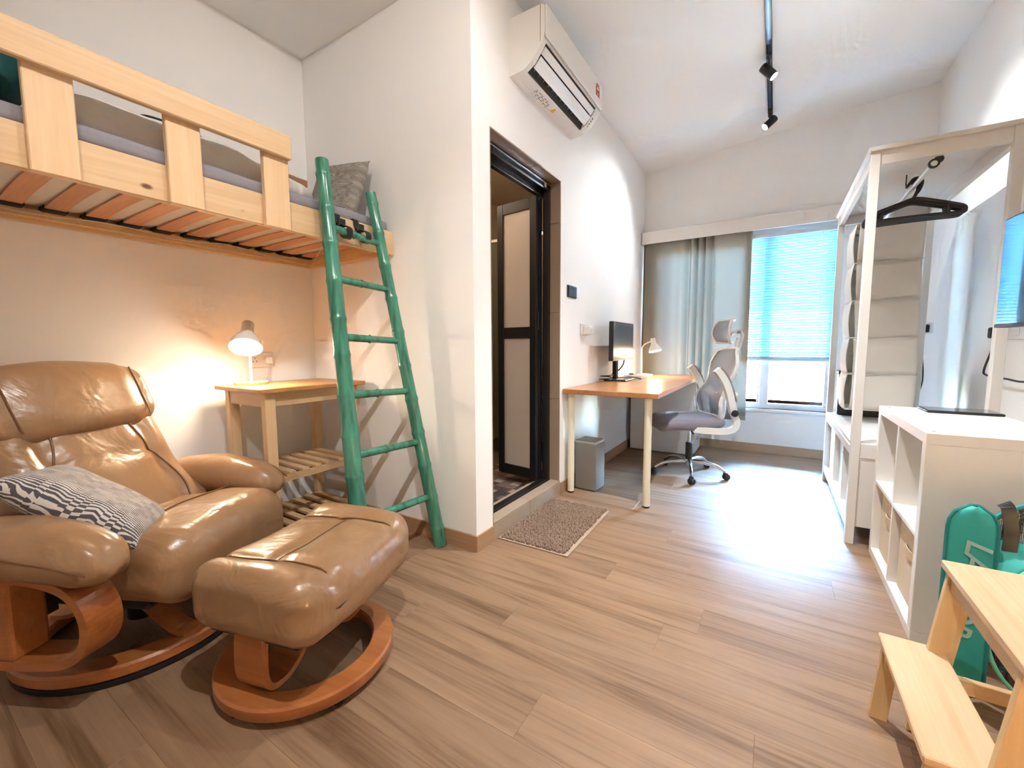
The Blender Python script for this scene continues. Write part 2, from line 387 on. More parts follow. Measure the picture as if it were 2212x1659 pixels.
MT['tilesill'] = plain('sill_tile', hexc('a89582'), .3, var=.1)
MT['grout'] = plain('grout', hexc('b5a492'), .8)
MT['dgrout'] = plain('dark_grout', hexc('5c5048'), .8)
MT['lam'] = plain('door_laminate', hexc('b3a79b'), .5)
MT['bathwall'] = plain('bath_wall', hexc('b7a590'), .5)
MT['cable'] = plain('cable', (.012, .012, .012), .5)
MT['cablew'] = plain('white_cable', hexc('d9cfc4'), .5)
MT['stripe'] = stripes('cushion_print', hexc('4e4a50'), hexc('c8c3be'))
MT['stripe2'] = stripes('cushion_print_dark', hexc('2a2422'), hexc('c4bcb0'))
# ------------------------------------------------------------------ the room
XD, YA, XL, XR, YW, YN = -1.293, 1.714, -2.64, 1.05, 4.88, -1.25
def struct(name, label, cat, bm, mat):
    o = obj(name, bm, mat); return tagp(o, label, cat, kind='structure')
def boxes(*bs):
    bm = bmesh.new()
    for b in bs: bm_box(bm, *b)
    return bm
# floor and its planks
floor = struct('floor', 'light oak plank floor with planks running across the room', 'floor', boxes((XL, XR, YN, YW, -.06, -.0045)), plain('underlay', hexc('7d5c40'), .8))
PW, PL = .18, 1.22
_pm = {}
def plank_mesh(w):
    k = round(w, 3)
    if k not in _pm:
        bm = bmesh.new(); bm_box(bm, -w / 2, w / 2, -PW / 2 + .0001, PW / 2 - .0001, -.0045, 0, .0005, 1)
        me = bpy.data.meshes.new('plank'); bm.to_mesh(me); bm.free(); me.materials.append(MT['plank']); _pm[k] = me
    return _pm[k]
row = 0; y = YN + PW / 2
while y < YW + PW / 2:
    x0 = XL if y < YA + .02 else XD - .02
    xs = x0 - [0.0, .53, .21, .86, .37, 1.02, .66, .12][row % 8]
    while xs < XR:
        a, b_ = max(xs, x0), min(xs + PL, XR)
        if b_ - a > .05:
            o = bpy.data.objects.new('plank', plank_mesh(b_ - a - .0003)); col.objects.link(o); o.parent = floor
            o.location = ((a + b_) / 2, y, 0)
        xs += PL
    row += 1; y += PW
# ceiling: level over the bed, rising gently towards the right-hand wall
_cp = [(XL - .12, 2.905), (-1.72, 2.905), (XD, 2.975), (XR + .12, 3.205)]
_ce = obj('ceiling', bmesh.new(), MT['ceil'])
bpy.data.objects.remove(_ce)
_bm = bmesh.new()
for k in range(3):
    (xa, za), (xb, zb) = _cp[k], _cp[k + 1]
    vs = [_bm.verts.new(v) for v in ((xa, YN - .1, za), (xb, YN - .1, zb), (xb, YW + .2, zb), (xa, YW + .2, za), (xa, YN - .1, za + .15), (xb, YN - .1, zb + .15), (xb, YW + .2, zb + .15), (xa, YW + .2, za + .15))]
    for f in ((0, 3, 2, 1), (4, 5, 6, 7), (0, 1, 5, 4), (1, 2, 6, 5), (2, 3, 7, 6), (3, 0, 4, 7)): _bm.faces.new([vs[i] for i in f])
ceiling = struct('ceiling', 'plain white painted ceiling, rising slightly to the right', 'ceiling', _bm, MT['ceil'])
struct('wall_left', 'off-white painted wall behind the loft bed and recliner', 'wall', boxes((XL - .12, XL, YN - .1, YW + .15, -.06, 3.05)), MT['wall'])
struct('wall_right', 'white painted wall behind the open wardrobe and television', 'wall', boxes((XR, XR + .12, YN - .1, YW + .15, -.06, 3.3)), MT['wall'])
struct('wall_near', 'white wall behind the viewer, out of the picture', 'wall', boxes((XL, XR, YN - .12, YN, -.06, 3.3)), MT['wall'])
struct('wall_alcove', 'off-white end wall of the bed alcove behind the green ladder', 'wall', boxes((XL, XD, YA, YA + .1, -.06, 3.05)), MT['wall'])
DY0, DY1, DZ = 1.865, 2.72, 2.212
struct('wall_doorway', 'white wall holding the bathroom doorway, air conditioner and desk', 'wall',
       boxes((XD - .12, XD, YA + .1, DY0, -.06, 3.05), (XD - .12, XD, DY1, YW, -.06, 3.05), (XD - .12, XD, DY0, DY1, DZ, 3.05), (XD - .12, XD, DY0, DY1, -.06, .0)), MT['wall'])
WX0, WX1, WZ0, WZ1 = -1.12, .46, .445, 2.16
struct('wall_window', 'white wall around the window with blind and curtain', 'wall',
       boxes((XL, WX0, YW, YW + .15, -.06, 3.3), (WX1, XR, YW, YW + .15, -.06, 3.3), (WX0, WX1, YW, YW + .15, -.06, WZ0), (WX0, WX1, YW, YW + .15, WZ1, 3.3)), MT['wall'])
# skirting
def skirting(name, label, b, m): struct(name, label, 'skirting', boxes(b), m)
BH = .085
skirting('baseboard_alcove', 'light oak skirting below the alcove wall and ladder', (XL, XD + .011, YA - .011, YA, 0, BH), MT['base'])
skirting('baseboard_corner', 'short oak skirting between alcove corner and bathroom sill', (XD, XD + .011, YA, DY0, 0, BH), MT['basey'])
skirting('baseboard_desk', 'light oak skirting along the wall under the desk', (XD, XD + .011, DY1, YW, 0, BH), MT['basey'])
skirting('baseboard_window', 'light oak skirting under the window', (XD + .011, XR - .011, YW - .011, YW, 0, BH), MT['base'])
skirting('baseboard_right', 'light oak skirting along the wardrobe wall', (XR - .011, XR, YN, YW, 0, BH), MT['basey'])
skirting('baseboard_left', 'light oak skirting behind the recliner and cart', (XL, XL + .011, YN, YA - .011, 0, BH), MT['basey'])

# ------------------------------------------------------------------ window, blind, pelmet, curtain
win = thing('window_1', 'white aluminium window with clear panes overlooking a tiled roof', 'window', (0, YW + .09, WZ0), kind='structure')
for nm, b in (('frame_bottom', (WX0, WX1, YW + .05, YW + .11, WZ0, WZ0 + .05)), ('frame_top', (WX0, WX1, YW + .05, YW + .11, WZ1 - .05, WZ1)),
              ('frame_side', (WX0, WX0 + .05, YW + .05, YW + .11, WZ0 + .05, WZ1 - .05)), ('frame_side', (WX1 - .045, WX1, YW + .05, YW + .11, WZ0 + .05, WZ1 - .05)),
              ('mullion', (-.115, -.038, YW + .045, YW + .115, WZ0 + .05, WZ1 - .05)), ('sash_stile', (-.135, -.117, YW + .055, YW + .105, WZ0 + .05, WZ1 - .05)),
              ('transom', (-.038, WX1 - .045, YW + .05, YW + .11, .90, .935))):
    box(win, nm, b, MT['alu'], .004)
for a, b_, z0, z1 in ((WX0 + .05, -.135, WZ0 + .05, WZ1 - .05), (-.038, WX1 - .045, WZ0 + .05, .90), (-.038, WX1 - .045, .935, WZ1 - .05)):
    box(win, 'pane', (a, b_, YW + .078, YW + .082, z0, z1), MT['glass'])
box(win, 'sill', (WX0, WX1, YW - .025, YW + .05, WZ0 - .03, WZ0), MT['whitep'], .004)
blind = thing('venetian_blind', 'pale blue-white venetian blind let down over the window', 'blind', (.08, YW - .022, .93))
BX0, BX1 = -.29, .455
box(blind, 'headrail', (BX0, BX1, YW - .05, YW - .012, 2.115, 2.155), MT['alu'], .003)
bm = bmesh.new()
_sv = []
for k in range(5):
    t = -1 + k / 2.0; u = t * .0145
    _sv.append((u, .0016 * (1 - t * t)))
for yy, zz in _sv: bm.verts.new((BX0, yy, zz)); bm.verts.new((BX1, yy, zz))
bm.verts.ensure_lookup_table()
for k in range(4): bm.faces.new((bm.verts[2 * k], bm.verts[2 * k + 1], bm.verts[2 * k + 3], bm.verts[2 * k + 2]))
bmesh.ops.rotate(bm, verts=bm.verts, cent=(0, 0, 0), matrix=Matrix.Rotation(R(-57), 3, 'X'))
slat_me = bpy.data.meshes.new('slat'); bm.to_mesh(slat_me); bm.free(); slat_me.materials.append(MT['slat'])
for p in slat_me.polygons: p.use_smooth = True
NS = 46
for k in range(NS):
    o = bpy.data.objects.new('slat', slat_me); col.objects.link(o); o.parent = blind
    o.location = (-.08, 0, 2.105 - .93 - k * (1.145 / (NS - 1)))
box(blind, 'bottom_rail', (BX0, BX1, YW - .038, YW - .012, .93, .95), MT['alu'], .003)
for x in (-.12, .37):
    tube(blind, 'ladder_cord', [(x, YW - .036, 2.12), (x, YW - .036, .94)], .0012, MT['whitep'], 5)
tube(blind, 'tilt_wand', [(-.09, YW - .05, 2.12), (-.10, YW - .06, 1.3)], .0035, MT['glass'], 6)
tube(blind, 'pull_cord', [(.33, YW - .05, 2.12), (.33, YW - .055, 1.05)], .0018, MT['whitep'], 5)
pel = thing('curtain_pelmet', 'long white boxed pelmet over the curtain and blind', 'pelmet', (-.1, YW - .07, 2.18))
box(pel, 'front_board', (XD + .012, XR - .02, YW - .135, YW - .117, 2.178, 2.305), MT['white'], .002)
box(pel, 'top_board', (XD + .012, XR - .02, YW - .117, YW, 2.287, 2.305), MT['white'])
box(pel, 'end_board', (XD + .012, XD + .03, YW - .117, YW, 2.178, 2.287), MT['white'])
cur = thing('curtain', 'grey-beige floor-length blackout curtain drawn to the left of the blind', 'curtain', (-.74, YW - .07, .32))
def cur_f(u, v):
    # u along the width, v from the bottom up
    x = -1.262 + u * 1.03
    gath = .5 + .5 * math.tanh((u - .42) * 9) - (.5 + .5 * math.tanh((u - .74) * 12))
    ph = 2 * math.pi * (4.2 * u + 3.6 * gath * (u - .42) + 2.2 * (.5 + .5 * math.tanh((u - .58) * 7)))
    amp = .012 + .026 * gath
    w = 1 - .35 * v
    yy = YW - .072 + amp * math.sin(ph + .5 * v) * (1.15 - .2 * v) + .006 * math.sin(9 * u + 3 * v)
    x += .012 * math.sin(ph * 1 + 1.2) * gath + (1 - v) * .02 * (u - .5)
    return Vector((x, yy, .325 + v * 1.92)) - org(cur)
grid_surf(cur, 'cloth', cur_f, 150, 24, MT['curtain'], .0)
tube(cur, 'lining_edge', [cur_f(0, v / 12) + org(cur) + Vector((-.003, .0, 0)) for v in range(13)], .006, MT['curtainedge'], 6)
tube(cur, 'hem', [cur_f(u / 80, 0) + org(cur) for u in range(81)], .003, MT['curtain'], 5)

# ------------------------------------------------------------------ bathroom behind the doorway
BX, BY0, BY1 = XL, YA + .1, 4.0
struct('wall_bathroom', 'beige bathroom walls seen through the doorway', 'wall',
       boxes((BX, XD - .12, BY1, BY1 + .1, -.06, 2.65), (BX, BX + .01, BY0, BY1, .0, 2.65), (BX, XD - .12, BY0, BY0 + .01, 0, 2.65)), MT['bathwall'])
struct('ceiling_bathroom', 'beige bathroom ceiling beyond the doorway', 'ceiling', boxes((BX, XD - .12, BY0, BY1, 2.60, 2.66)), MT['bathwall'])
bf = struct('floor_bathroom', 'patchwork stone mosaic floor of the bathroom', 'floor', boxes((BX, XD - .12, BY0, BY1, -.02, .046)), MT['dgrout'])
tm = []
for i, c in enumerate(('6f5b4e', '8f7b6c', '574a44', 'a38f80', '7c6660', '4a423f')):
    m_ = plain('mosaic_tile', hexc(c), .4, var=.3)
    bm = bmesh.new(); bm_box(bm, -.036, .036, -.036, .036, 0, .005, .001); me = bpy.data.meshes.new('tile'); bm.to_mesh(me); bm.free(); me.materials.append(m_); tm.append(me)
x = -2.02
while x < XD - .13:
    yy = 1.88
    while yy < 3.3:
        o = bpy.data.objects.new('tile', random.choice(tm)); col.objects.link(o); o.parent = bf; o.location = (x + .037, yy, .046); yy += .075
    x += .075
bl = thing('bathroom_ceiling_light', 'round white ceiling light inside the bathroom', 'lamp', (-2.35, 2.3, 2.6))
lathe(bl, 'diffuser', [(0, -.045), (.10, -.045), (.12, -.02), (.12, 0), (0, 0)], plain('bath_glow', (1, .9, .75), .5, emit=(1, .85, .65), es=3.0), (-2.35, 2.3, 2.6), 24)
ld = bpy.data.lights.new('bathroom_light', 'POINT'); ld.energy = 7; ld.color = (1, .82, .62); ld.shadow_soft_size = .1
lo = bpy.data.objects.new('bathroom_light', ld); col.objects.link(lo); lo.parent = bl; lo.location = (0, 0, -.12)
gl = thing('shower_screen', 'clear glass shower screen with steel hinges inside the bathroom', 'shower screen', (-2.2, 3.35, .05))
box(gl, 'pane', (-2.62, -1.9, 3.346, 3.354, .06, 2.05), glassy('shower_glass', (.86, .92, .9)))
box(gl, 'top_rail', (-2.62, -1.42, 3.335, 3.365, 2.05, 2.075), MT['chrome'])
for z in (.35, 1.7): box(gl, 'hinge', (-2.18, -2.10, 3.335, 3.366, z, z + .07), MT['chrome'], .004)
# doorway lining, sill and folding door
fr = thing('door_1', 'bathroom doorway with brown tiled reveal, black frame and folded door', 'door', (XD, (DY0 + DY1) / 2, 0), kind='structure')
zz = .10
for z0, z1 in ((.095, .70), (.704, 1.315), (1.319, 1.93), (1.934, DZ)):
    box(fr, 'reveal_tile', (XD - .09, XD + .001, DY1 - .008, DY1 + .001, z0, z1), MT['tilej'], .0015)
    box(fr, 'reveal_tile', (XD - .09, XD + .001, DY0 - .001, DY0 + .008, z0, z1), MT['tilej'], .0015)
for y0, y1 in ((DY0 + .009, 2.40), (2.404, DY1 - .009)):
    box(fr, 'head_tile', (XD - .09, XD + .001, y0, y1, DZ - .008, DZ + .001), MT['tilej'], .0015)
for y0, y1 in ((DY0, 2.27), (2.274, DY1)):
    box(fr, 'sill_tile', (XD - .004, XD + .008, y0, y1, .0, .095), MT['tilesill'], .0015)
    box(fr, 'sill_top_tile', (XD - .07, XD + .008, y0, y1, .0955, .104), MT['tilesill'], .0015)
box(fr, 'inner_sill', (XD - .19, XD - .118, DY0, DY1, .0, .085), MT['tilesill'])
FX0, FX1 = XD - .118, XD - .075
box(fr, 'frame_bottom', (FX0, FX1, DY0, DY1, .095, .118), MT['blackm'])
box(fr, 'frame_head', (FX0, FX1, DY0 + .008, DY1 - .008, DZ - .068, DZ - .01), MT['blackm'], .002)
box(fr, 'head_track', (FX0 - .03, FX0, DY0 + .008, DY1 - .008, DZ - .10, DZ - .06), MT['blackm'])
box(fr, 'head_groove', (FX1, FX1 + .003, DY0 + .01, DY1 - .01, DZ - .03, DZ - .022), MT['chrome'])
for y0, y1 in ((DY0 + .008, DY0 + .045), (DY1 - .045, DY1 - .008)):
    box(fr, 'frame_jamb', (FX0, FX1, y0, y1, .118, DZ - .068), MT['blackm'], .002)
box(fr, 'jamb_groove', (FX0 + .01, FX1 + .002, DY1 - .052, DY1 - .046, .12, DZ - .07), MT['black'])
box(fr, 'label_sticker', (FX1 + .0005, FX1 + .0015, DY1 - .10, DY1 - .075, DZ - .055, DZ - .03), MT['whitep'])
def leaf(y0, y1, name):
    """one folding leaf from the jamb into the bathroom"""
    p0 = Vector((XD - .125, y0, .12)); p1 = Vector((XD - .125 - .35, y1, .12)); d = (p1 - p0).normalized(); n = Vector((-d.y, d.x, 0))
    m = basis(p0 - org(fr), d, n, Vector((0, 0, 1)))
    L_ = (p1 - p0).length; Z = DZ - .23
    def bx(nm, a, b_, z0, z1, t, mat, parent=fr, bev=.002):
        bm = bmesh.new(); bm_box(bm, a, b_, -t / 2, t / 2, z0, z1, bev); bmesh.ops.transform(bm, matrix=m, verts=bm.verts); return obj(nm, bm, mat, parent)
    lf = bx(name, 0, .055, 0, Z, .032, MT['blackm'])
    bx('stile', L_ - .055, L_, 0, Z, .032, MT['blackm'], lf)
    for z0, z1 in ((0, .075), (1.02, 1.10), (Z - .075, Z)): bx('rail', .055, L_ - .055, z0, z1, .030, MT['blackm'], lf)
    for z0, z1 in ((.075, 1.02), (1.10, Z - .075)): bx('panel', .055, L_ - .055, z0, z1, .014, MT['lam'], lf, 0)
    return lf
leaf(2.61, 2.655, 'door_leaf'); leaf(2.663, 2.695, 'door_leaf')
tube(fr, 'leaf_hinge', [(XD - .121, 2.615, 1.2), (XD - .121, 2.615, 1.32)], .006, MT['blackm'], 8)

# ------------------------------------------------------------------ view outside the window
ext = thing('neighbour_house', 'low white house with red clay tile roof outside the window', 'house', (0, 12, -3))
mw = plain('render_white', hexc('e8e2da'), .9); mr_ = plain('clay_tile', hexc('b06a54'), .8, var=.25)
box(ext, 'wall', (-5, 6, 11.6, 13.4, -5, -.35), mw)
box(ext, 'fascia', (-5.1, 6.1, 11.25, 11.32, -.33, -.17), plain('pink_fascia', hexc('d9a69a'), .8))
bm = bmesh.new(); _p = [(11.25, -.16), (13.4, .85), (13.4, .75), (11.25, -.28)]
prism(ext, 'roof_deck', _p, 'x', -5.1, 6.1, plain('roof_deck', hexc('9a5c4c'), .9))
bm = bmesh.new(); nseg = 6
A = []; B_ = []
for k in range(nseg + 1):
    a = math.pi * k / nseg
    A.append(bm.verts.new((.11 * math.cos(a), 0, .05 * math.sin(a)))); B_.append(bm.verts.new((.10 * math.cos(a), .55, .045 * math.sin(a) + .0)))
for k in range(nseg): bm.faces.new((A[k], A[k + 1], B_[k + 1], B_[k]))
bmesh.ops.rotate(bm, verts=bm.verts, cent=(0, 0, 0), matrix=Matrix.Rotation(math.atan2(2.01, 4.25), 3, 'X'))
tme = bpy.data.meshes.new('roof_tile'); bm.to_mesh(tme); bm.free(); tme.materials.append(mr_)
for r_ in range(5):
    for c_ in range(16):
        o = bpy.data.objects.new('roof_tile', tme); col.objects.link(o); o.parent = ext
        yy = 11.2 + r_ * .45; o.location = (-1.6 + c_ * .24 - 0, yy - 12, -.16 + (yy - 11.25) * .473 + .03 + 3)
far = thing('apartment_block', 'pale apartment block across the street behind the blind', 'building', (0, 20, -6))
box(far, 'facade', (-9, 9, 20, 24, -6, 5.5), plain('facade', hexc('bdbab8'), .9))
mg = plain('dark_window', hexc('55606a'), .2)
for x in (-2.2, .75, 3.4):
    for z in (1.6, 3.7): 
        f_ = box(far, 'window', (x - .45, x + .45, 19.95, 20.0, z - .45, z + .45), MT['alu']); box(f_, 'pane', (x - .4, x + .4, 19.93, 19.955, z - .4, z + .4), mg)
g = obj('street', boxes((-14, 14, 5.3, 30, -6.1, -6)), plain('street_asphalt', hexc('8a8682'), .9)); tagp(g, 'grey street far below the window', 'street', kind='structure')
# ------------------------------------------------------------------ loft bed
BF = -1.85
BED0 = -.42                                   # foot end behind the viewer's left
bed = thing('loft_bed', 'pine loft bed fixed high across the alcove walls with guard rail', 'bed', (-2.25, .6, 1.595))
box(bed, 'side_board', (BF - .03, BF, BED0, YA - .004, 1.598, 1.725), MT['piney'], .003)
box(bed, 'wall_board', (XL + .002, XL + .032, BED0, YA - .004, 1.598, 1.725), MT['piney'], .003)
box(bed, 'end_board', (XL + .032, BF - .03, YA - .034, YA - .004, 1.598, 1.70), MT['pinex'], .003)
box(bed, 'end_board', (XL + .032, BF - .03, BED0, BED0 + .03, 1.598, 1.725), MT['pinex'], .003)
box(bed, 'slat_rail', (XL + .032, XL + .062, BED0 + .03, YA - .034, 1.615, 1.645), MT['pinex'])
box(bed, 'slat_rail', (BF - .06, BF - .03, BED0 + .03, YA - .034, 1.615, 1.645), MT['pinex'])
# curved slats with their rubber holders
bm = bmesh.new(); NSEG = 8; w = .032
top = []; bot = []
for k in range(NSEG + 1):
    t = k / NSEG; x = XL + .05 + t * (BF - .045 - XL - .05) ; z = .012 * math.sin(math.pi * t)
    for lst, dz in ((top, .008), (bot, 0)): lst.append([bm.verts.new((x + 2.25, s * w, z + dz)) for s in (-1, 1)])
for k in range(NSEG):
    for lst, fl in ((top, 0), (bot, 1)):
        f = (lst[k][0], lst[k + 1][0], lst[k + 1][1], lst[k][1]); bm.faces.new(f if not fl else tuple(reversed(f)))
    for s in (0, 1): bm.faces.new((top[k][s], bot[k][s], bot[k + 1][s], top[k + 1][s]))
for k in (0, NSEG): bm.faces.new((top[k][0], top[k][1], bot[k][1], bot[k][0]))
bmesh.ops.recalc_face_normals(bm, faces=bm.faces)
sl_me = bpy.data.meshes.new('slat'); bm.to_mesh(sl_me); bm.free(); sl_me.materials.append(MT['slatw'])
bm = bmesh.new(); bm_box(bm, -.032, .032, -.038, .038, -.006, .016, .004); hol_me = bpy.data.meshes.new('slat_holder'); bm.to_mesh(hol_me); bm.free(); hol_me.materials.append(MT['rubber'])
yy = -.33
while yy < 1.66:
    o = bpy.data.objects.new('slat', sl_me); col.objects.link(o); o.parent = bed; o.location = (0, yy - .6, .052)
    for xx in (XL + .07, BF - .07):
        h_ = bpy.data.objects.new('slat_holder', hol_me); col.objects.link(h_); h_.parent = o; h_.location = (xx + 2.25, 0, .0)
    yy += .122
for k, yc in enumerate((.387, .717, 1.047, .057, -.273)):
    box(bed, 'guard_post', (BF, BF + .027, yc - .053, yc + .053, 1.592, 1.968), MT['pinez'], .003)
box(bed, 'guard_rail', (BF + .027, BF + .054, BED0, 1.102, 1.884, 1.982), MT['piney'], .004)
mat_ = thing('bed_mattress', 'thin mattress in a grey fitted sheet on the loft bed', 'mattress', (-2.25, .6, 1.665))
box(mat_, 'core', (XL + .036, BF - .034, BED0 + .035, YA - .04, 1.664, 1.72), MT['matt'], .01)
def sheet_fn(p):
    p.z += .006 * noise.noise(Vector((p.x * 7, p.y * 5, 0))) ; return p
soft(mat_, 'fitted_sheet', (BF - .004 - XL - .03) / 2, (YA - BED0 - .05) / 2, .03, .025, MT['sheet'], ((XL + BF + .02) / 2 - .004, (YA + BED0) / 2, 1.752), 30, sheet_fn, world=True)
def duv_fn(p):
    n_ = noise.noise(Vector((p.x * 4, p.y * 3.5, 1.3)))
    f = 1 - max(0, (p.y - .02)) * 1.1
    p.z = p.z * max(.25, f) + .02 * n_ - (.0 if p.y < .1 else (p.y - .1) * .09)
    p.x += .02 * noise.noise(Vector((p.y * 6, p.z * 9, 4)))
    return p
dv = soft(None, 'duvet', .31, .45, .085, .085, MT['duvet'], (-2.235, .87, 1.836), 30, duv_fn)
tagp(dv, 'rumpled white duvet lying on the loft bed', 'duvet')
def cush(name, w, h, t, mat, n=26, pinch=1.0):
    """square cushion lying in xy, corners drawn to points"""
    bm = bmesh.new(); g = {}
    for s in (-1, 1):
        for i in range(n + 1):
            for j in range(n + 1):
                u = -1 + 2 * i / n; v = -1 + 2 * j / n
                pu = u * (1 - .07 * pinch * (1 - abs(v) ** 2) * abs(u) ** 3); pv = v * (1 - .07 * pinch * (1 - abs(u) ** 2) * abs(v) ** 3)
                hgt = max(0, (1 - u ** 4)) ** .62 * max(0, (1 - v ** 4)) ** .62
                wr = .10 * noise.noise(Vector((u * 2.2, v * 2.2, s * 3.0))) * hgt
                key = (i, j, 0 if (i in (0, n) or j in (0, n)) else s)
                if key not in g: g[key] = bm.verts.new((pu * w / 2, pv * h / 2, s * t / 2 * (hgt + wr)))
    for s in (-1, 1):
        for i in range(n):
            for j in range(n):
                q = []
                for a, b_ in ((i, j), (i + 1, j), (i + 1, j + 1), (i, j + 1)):
                    q.append(g[(a, b_, 0 if (a in (0, n) or b_ in (0, n)) else s)])
                bm.faces.new(q if s > 0 else tuple(reversed(q)))
    o = obj(name, bm, mat, None, True)
    return o
def place(o, loc, rx, ry, rz):
    o.matrix_world = Matrix.Translation(loc) @ Matrix.Rotation(rz, 4, 'Z') @ Matrix.Rotation(ry, 4, 'Y') @ Matrix.Rotation(rx, 4, 'X'); return o
c = cush('cushion', .36, .36, .12, MT['stripe2']); place(c, (-2.13, 1.565, 1.952), R(72), R(4), R(8)); tagp(c, 'dark brush-stroke print cushion standing at the end of the loft bed', 'cushion')
c = cush('pillow', .40, .36, .14, MT['teal'], pinch=.6); place(c, (-2.16, .30, 1.905), R(48), 0, R(0)); tagp(c, 'dark teal pillow leaning at the head of the loft bed', 'pillow')
c = cush('pillow', .55, .38, .15, MT['duvet'], pinch=.5); place(c, (-2.10, .02, 1.85), 0, 0, R(0)); tagp(c, 'white pillow lying at the head of the loft bed', 'pillow')
shf = thing('bed_shelf', 'narrow brown wooden ledge on the wall beside the loft bed', 'shelf', (-2.58, 1.2, 2.07))
box(shf, 'board', (XL + .001, -2.51, .75, 1.625, 2.068, 2.086), MT['shelfw'], .002)
box(shf, 'back_lip', (XL + .001, XL + .02, .75, 1.625, 2.0865, 2.16), MT['shelfw'], .002)
box(shf, 'front_lip', (-2.51, -2.498, .75, 1.625, 2.068, 2.108), MT['shelfw'], .002)
rl = thing('reading_lamp', 'small black paddle-shaped reading lamp on the loft bed wall', 'lamp', (-2.6, 1.0, 2.12))
tube(rl, 'stem', smooth_path([(-2.6, .82, 2.108), (-2.58, .84, 2.17), (-2.53, .93, 2.165), (-2.5, 1.06, 2.14)], 6), .005, MT['black'], 8)
_m = Matrix.Rotation(R(15), 3, 'X') @ Matrix.Rotation(R(12), 3, 'Y')
lathe(rl, 'head', [(0, -.008), (.032, -.008), (.038, -.002), (.036, .008), (0, .012)], MT['black'], (-2.5, 1.10, 2.127), 24, rot=_m)
lathe(rl, 'diffuser', [(0, -.0095), (.030, -.0095), (.030, -.008)], plain('lamp_diffuser', hexc('6f6a68'), .6), (-2.5, 1.10, 2.127), 24, rot=_m)
wire = tube(None, 'fairy_light_wire', smooth_path([(-2.53 + .012 * math.sin(k * 2.1), -.35 + k * .125, 1.625 + .01 * math.sin(k * 1.7)) for k in range(17)] + [(-2.3, 1.55, 1.64), (-1.9, 1.35, 1.628)], 5), .0025, MT['cablew'], 5)
tagp(wire, 'thin pale fairy-light wire strung beneath the bed slats', 'wire')

# ------------------------------------------------------------------ bamboo ladder
def bamboo_mat():
    m, nt, b = newmat('green_painted_bamboo'); L = nt.links.new
    tc = nd(nt, 'ShaderNodeTexCoord'); mp = nd(nt, 'ShaderNodeMapping'); mp.inputs['Scale'].default_value = (30, 30, 3); L(tc.outputs['Object'], mp.inputs[0])
    nz = nd(nt, 'ShaderNodeTexNoise', Scale=1.0, Detail=5.0); L(mp.outputs[0], nz.inputs['Vector'])
    cr = nd(nt, 'ShaderNodeValToRGB'); cr.color_ramp.elements[0].position = .3; cr.color_ramp.elements[0].color = c4(hexc('28604f')); cr.color_ramp.elements[1].position = .55; cr.color_ramp.elements[1].color = c4(hexc('3f8871'))
    L(nz.outputs['Fac'], cr.inputs['Fac']); L(cr.outputs[0], b.inputs['Base Color']); b.inputs['Roughness'].default_value = .22; b.inputs['Coat Weight'].default_value = .4
    bp = nd(nt, 'ShaderNodeBump', Strength=.1, Distance=.002); L(nz.outputs['Fac'], bp.inputs['Height']); L(bp.outputs[0], b.inputs['Normal'])
    return m
MT['bamboo'] = bamboo_mat(); MT['bamboo_node'] = plain('bamboo_joint', hexc('2a5a4c'), .4)
lad = thing('bamboo_ladder', 'green painted bamboo ladder leaning on the loft bed', 'ladder', (-1.53, 1.44, 0))
def bamboo(name, a, b_, r0, r1, nodes, rn=.004):
    a, b_ = Vector(a), Vector(b_); pts = []; rad = []; ts = [0.0]
    for k, t in enumerate(nodes): ts += [t - .012, t - .004, t, t + .004, t + .012]
    ts.append(1.0); L_ = (b_ - a).length
    for t in sorted(ts):
        d = min([abs(t - q) for q in nodes] or [1]); r = r0 + (r1 - r0) * t
        if d < .002: r += rn
        elif d < .006: r += rn * .55
        wob = Vector((noise.noise(Vector((t * 3, 1, r0 * 90))), noise.noise(Vector((t * 3, 7, r0 * 90))), 0)) * .0018
        pts.append(a.lerp(b_, t) + wob); rad.append(r)
    p = tube(lad, name, pts, rad, MT['bamboo'], 16)
    return p
LF, LT = Vector((-1.55, 1.205, .0)), Vector((-1.838, 1.272, 1.955))
RF, RT = Vector((-1.508, 1.668, 0)), Vector((-1.836, 1.549, 1.887))
bamboo('rail', LF, LT, .043, .030, [.06, .155, .25, .345, .44, .535, .62, .71, .80, .885, .965])
bamboo('rail', RF, RT, .036, .026, [.05, .14, .235, .33, .425, .52, .615, .71, .80, .89, .97])
for t in (.142, .297, .440, .578, .718, .842):
    a = LF.lerp(LT, t * 1.0 + (.0 if t > .2 else .0)); b_ = RF.lerp(RT, t * LT.z / RT.z * .985)
    d = (b_ - a).normalized()
    bamboo('rung', a + d * .015, b_ + d * .012, .0205 - .004 * t, .019 - .004 * t, [.42])
for yc in (1.345, 1.455):
    st = thing('strap', 'black buckled strap tying the ladder to the bed, ' + ('nearer the left pole' if yc < 1.4 else 'nearer the right pole'), 'strap', (BF, yc, 1.6), group='straps tying the ladder')
    zr = LF.lerp(LT, .842).z; xr = -1.795
    pts = smooth_path([(BF - .02, yc, 1.73), (BF + .006, yc, 1.728), (BF + .014, yc + .004, 1.69), (xr + .024, yc + .012, zr + .012), (xr + .020, yc + .02, zr - .018), (xr - .004, yc + .024, zr - .034), (xr - .03, yc + .022, zr - .022), (BF + .008, yc + .016, zr + .02), (BF + .006, yc + .01, 1.70)], 6)
    tube(st, 'webbing', pts, .01, MT['black'], up=(0, 1, 0.01), flat=(.004, .03))
    box(st, 'buckle', (BF + .024, BF + .04, yc - .012, yc + .026, 1.668, 1.705), MT['black'], .003)

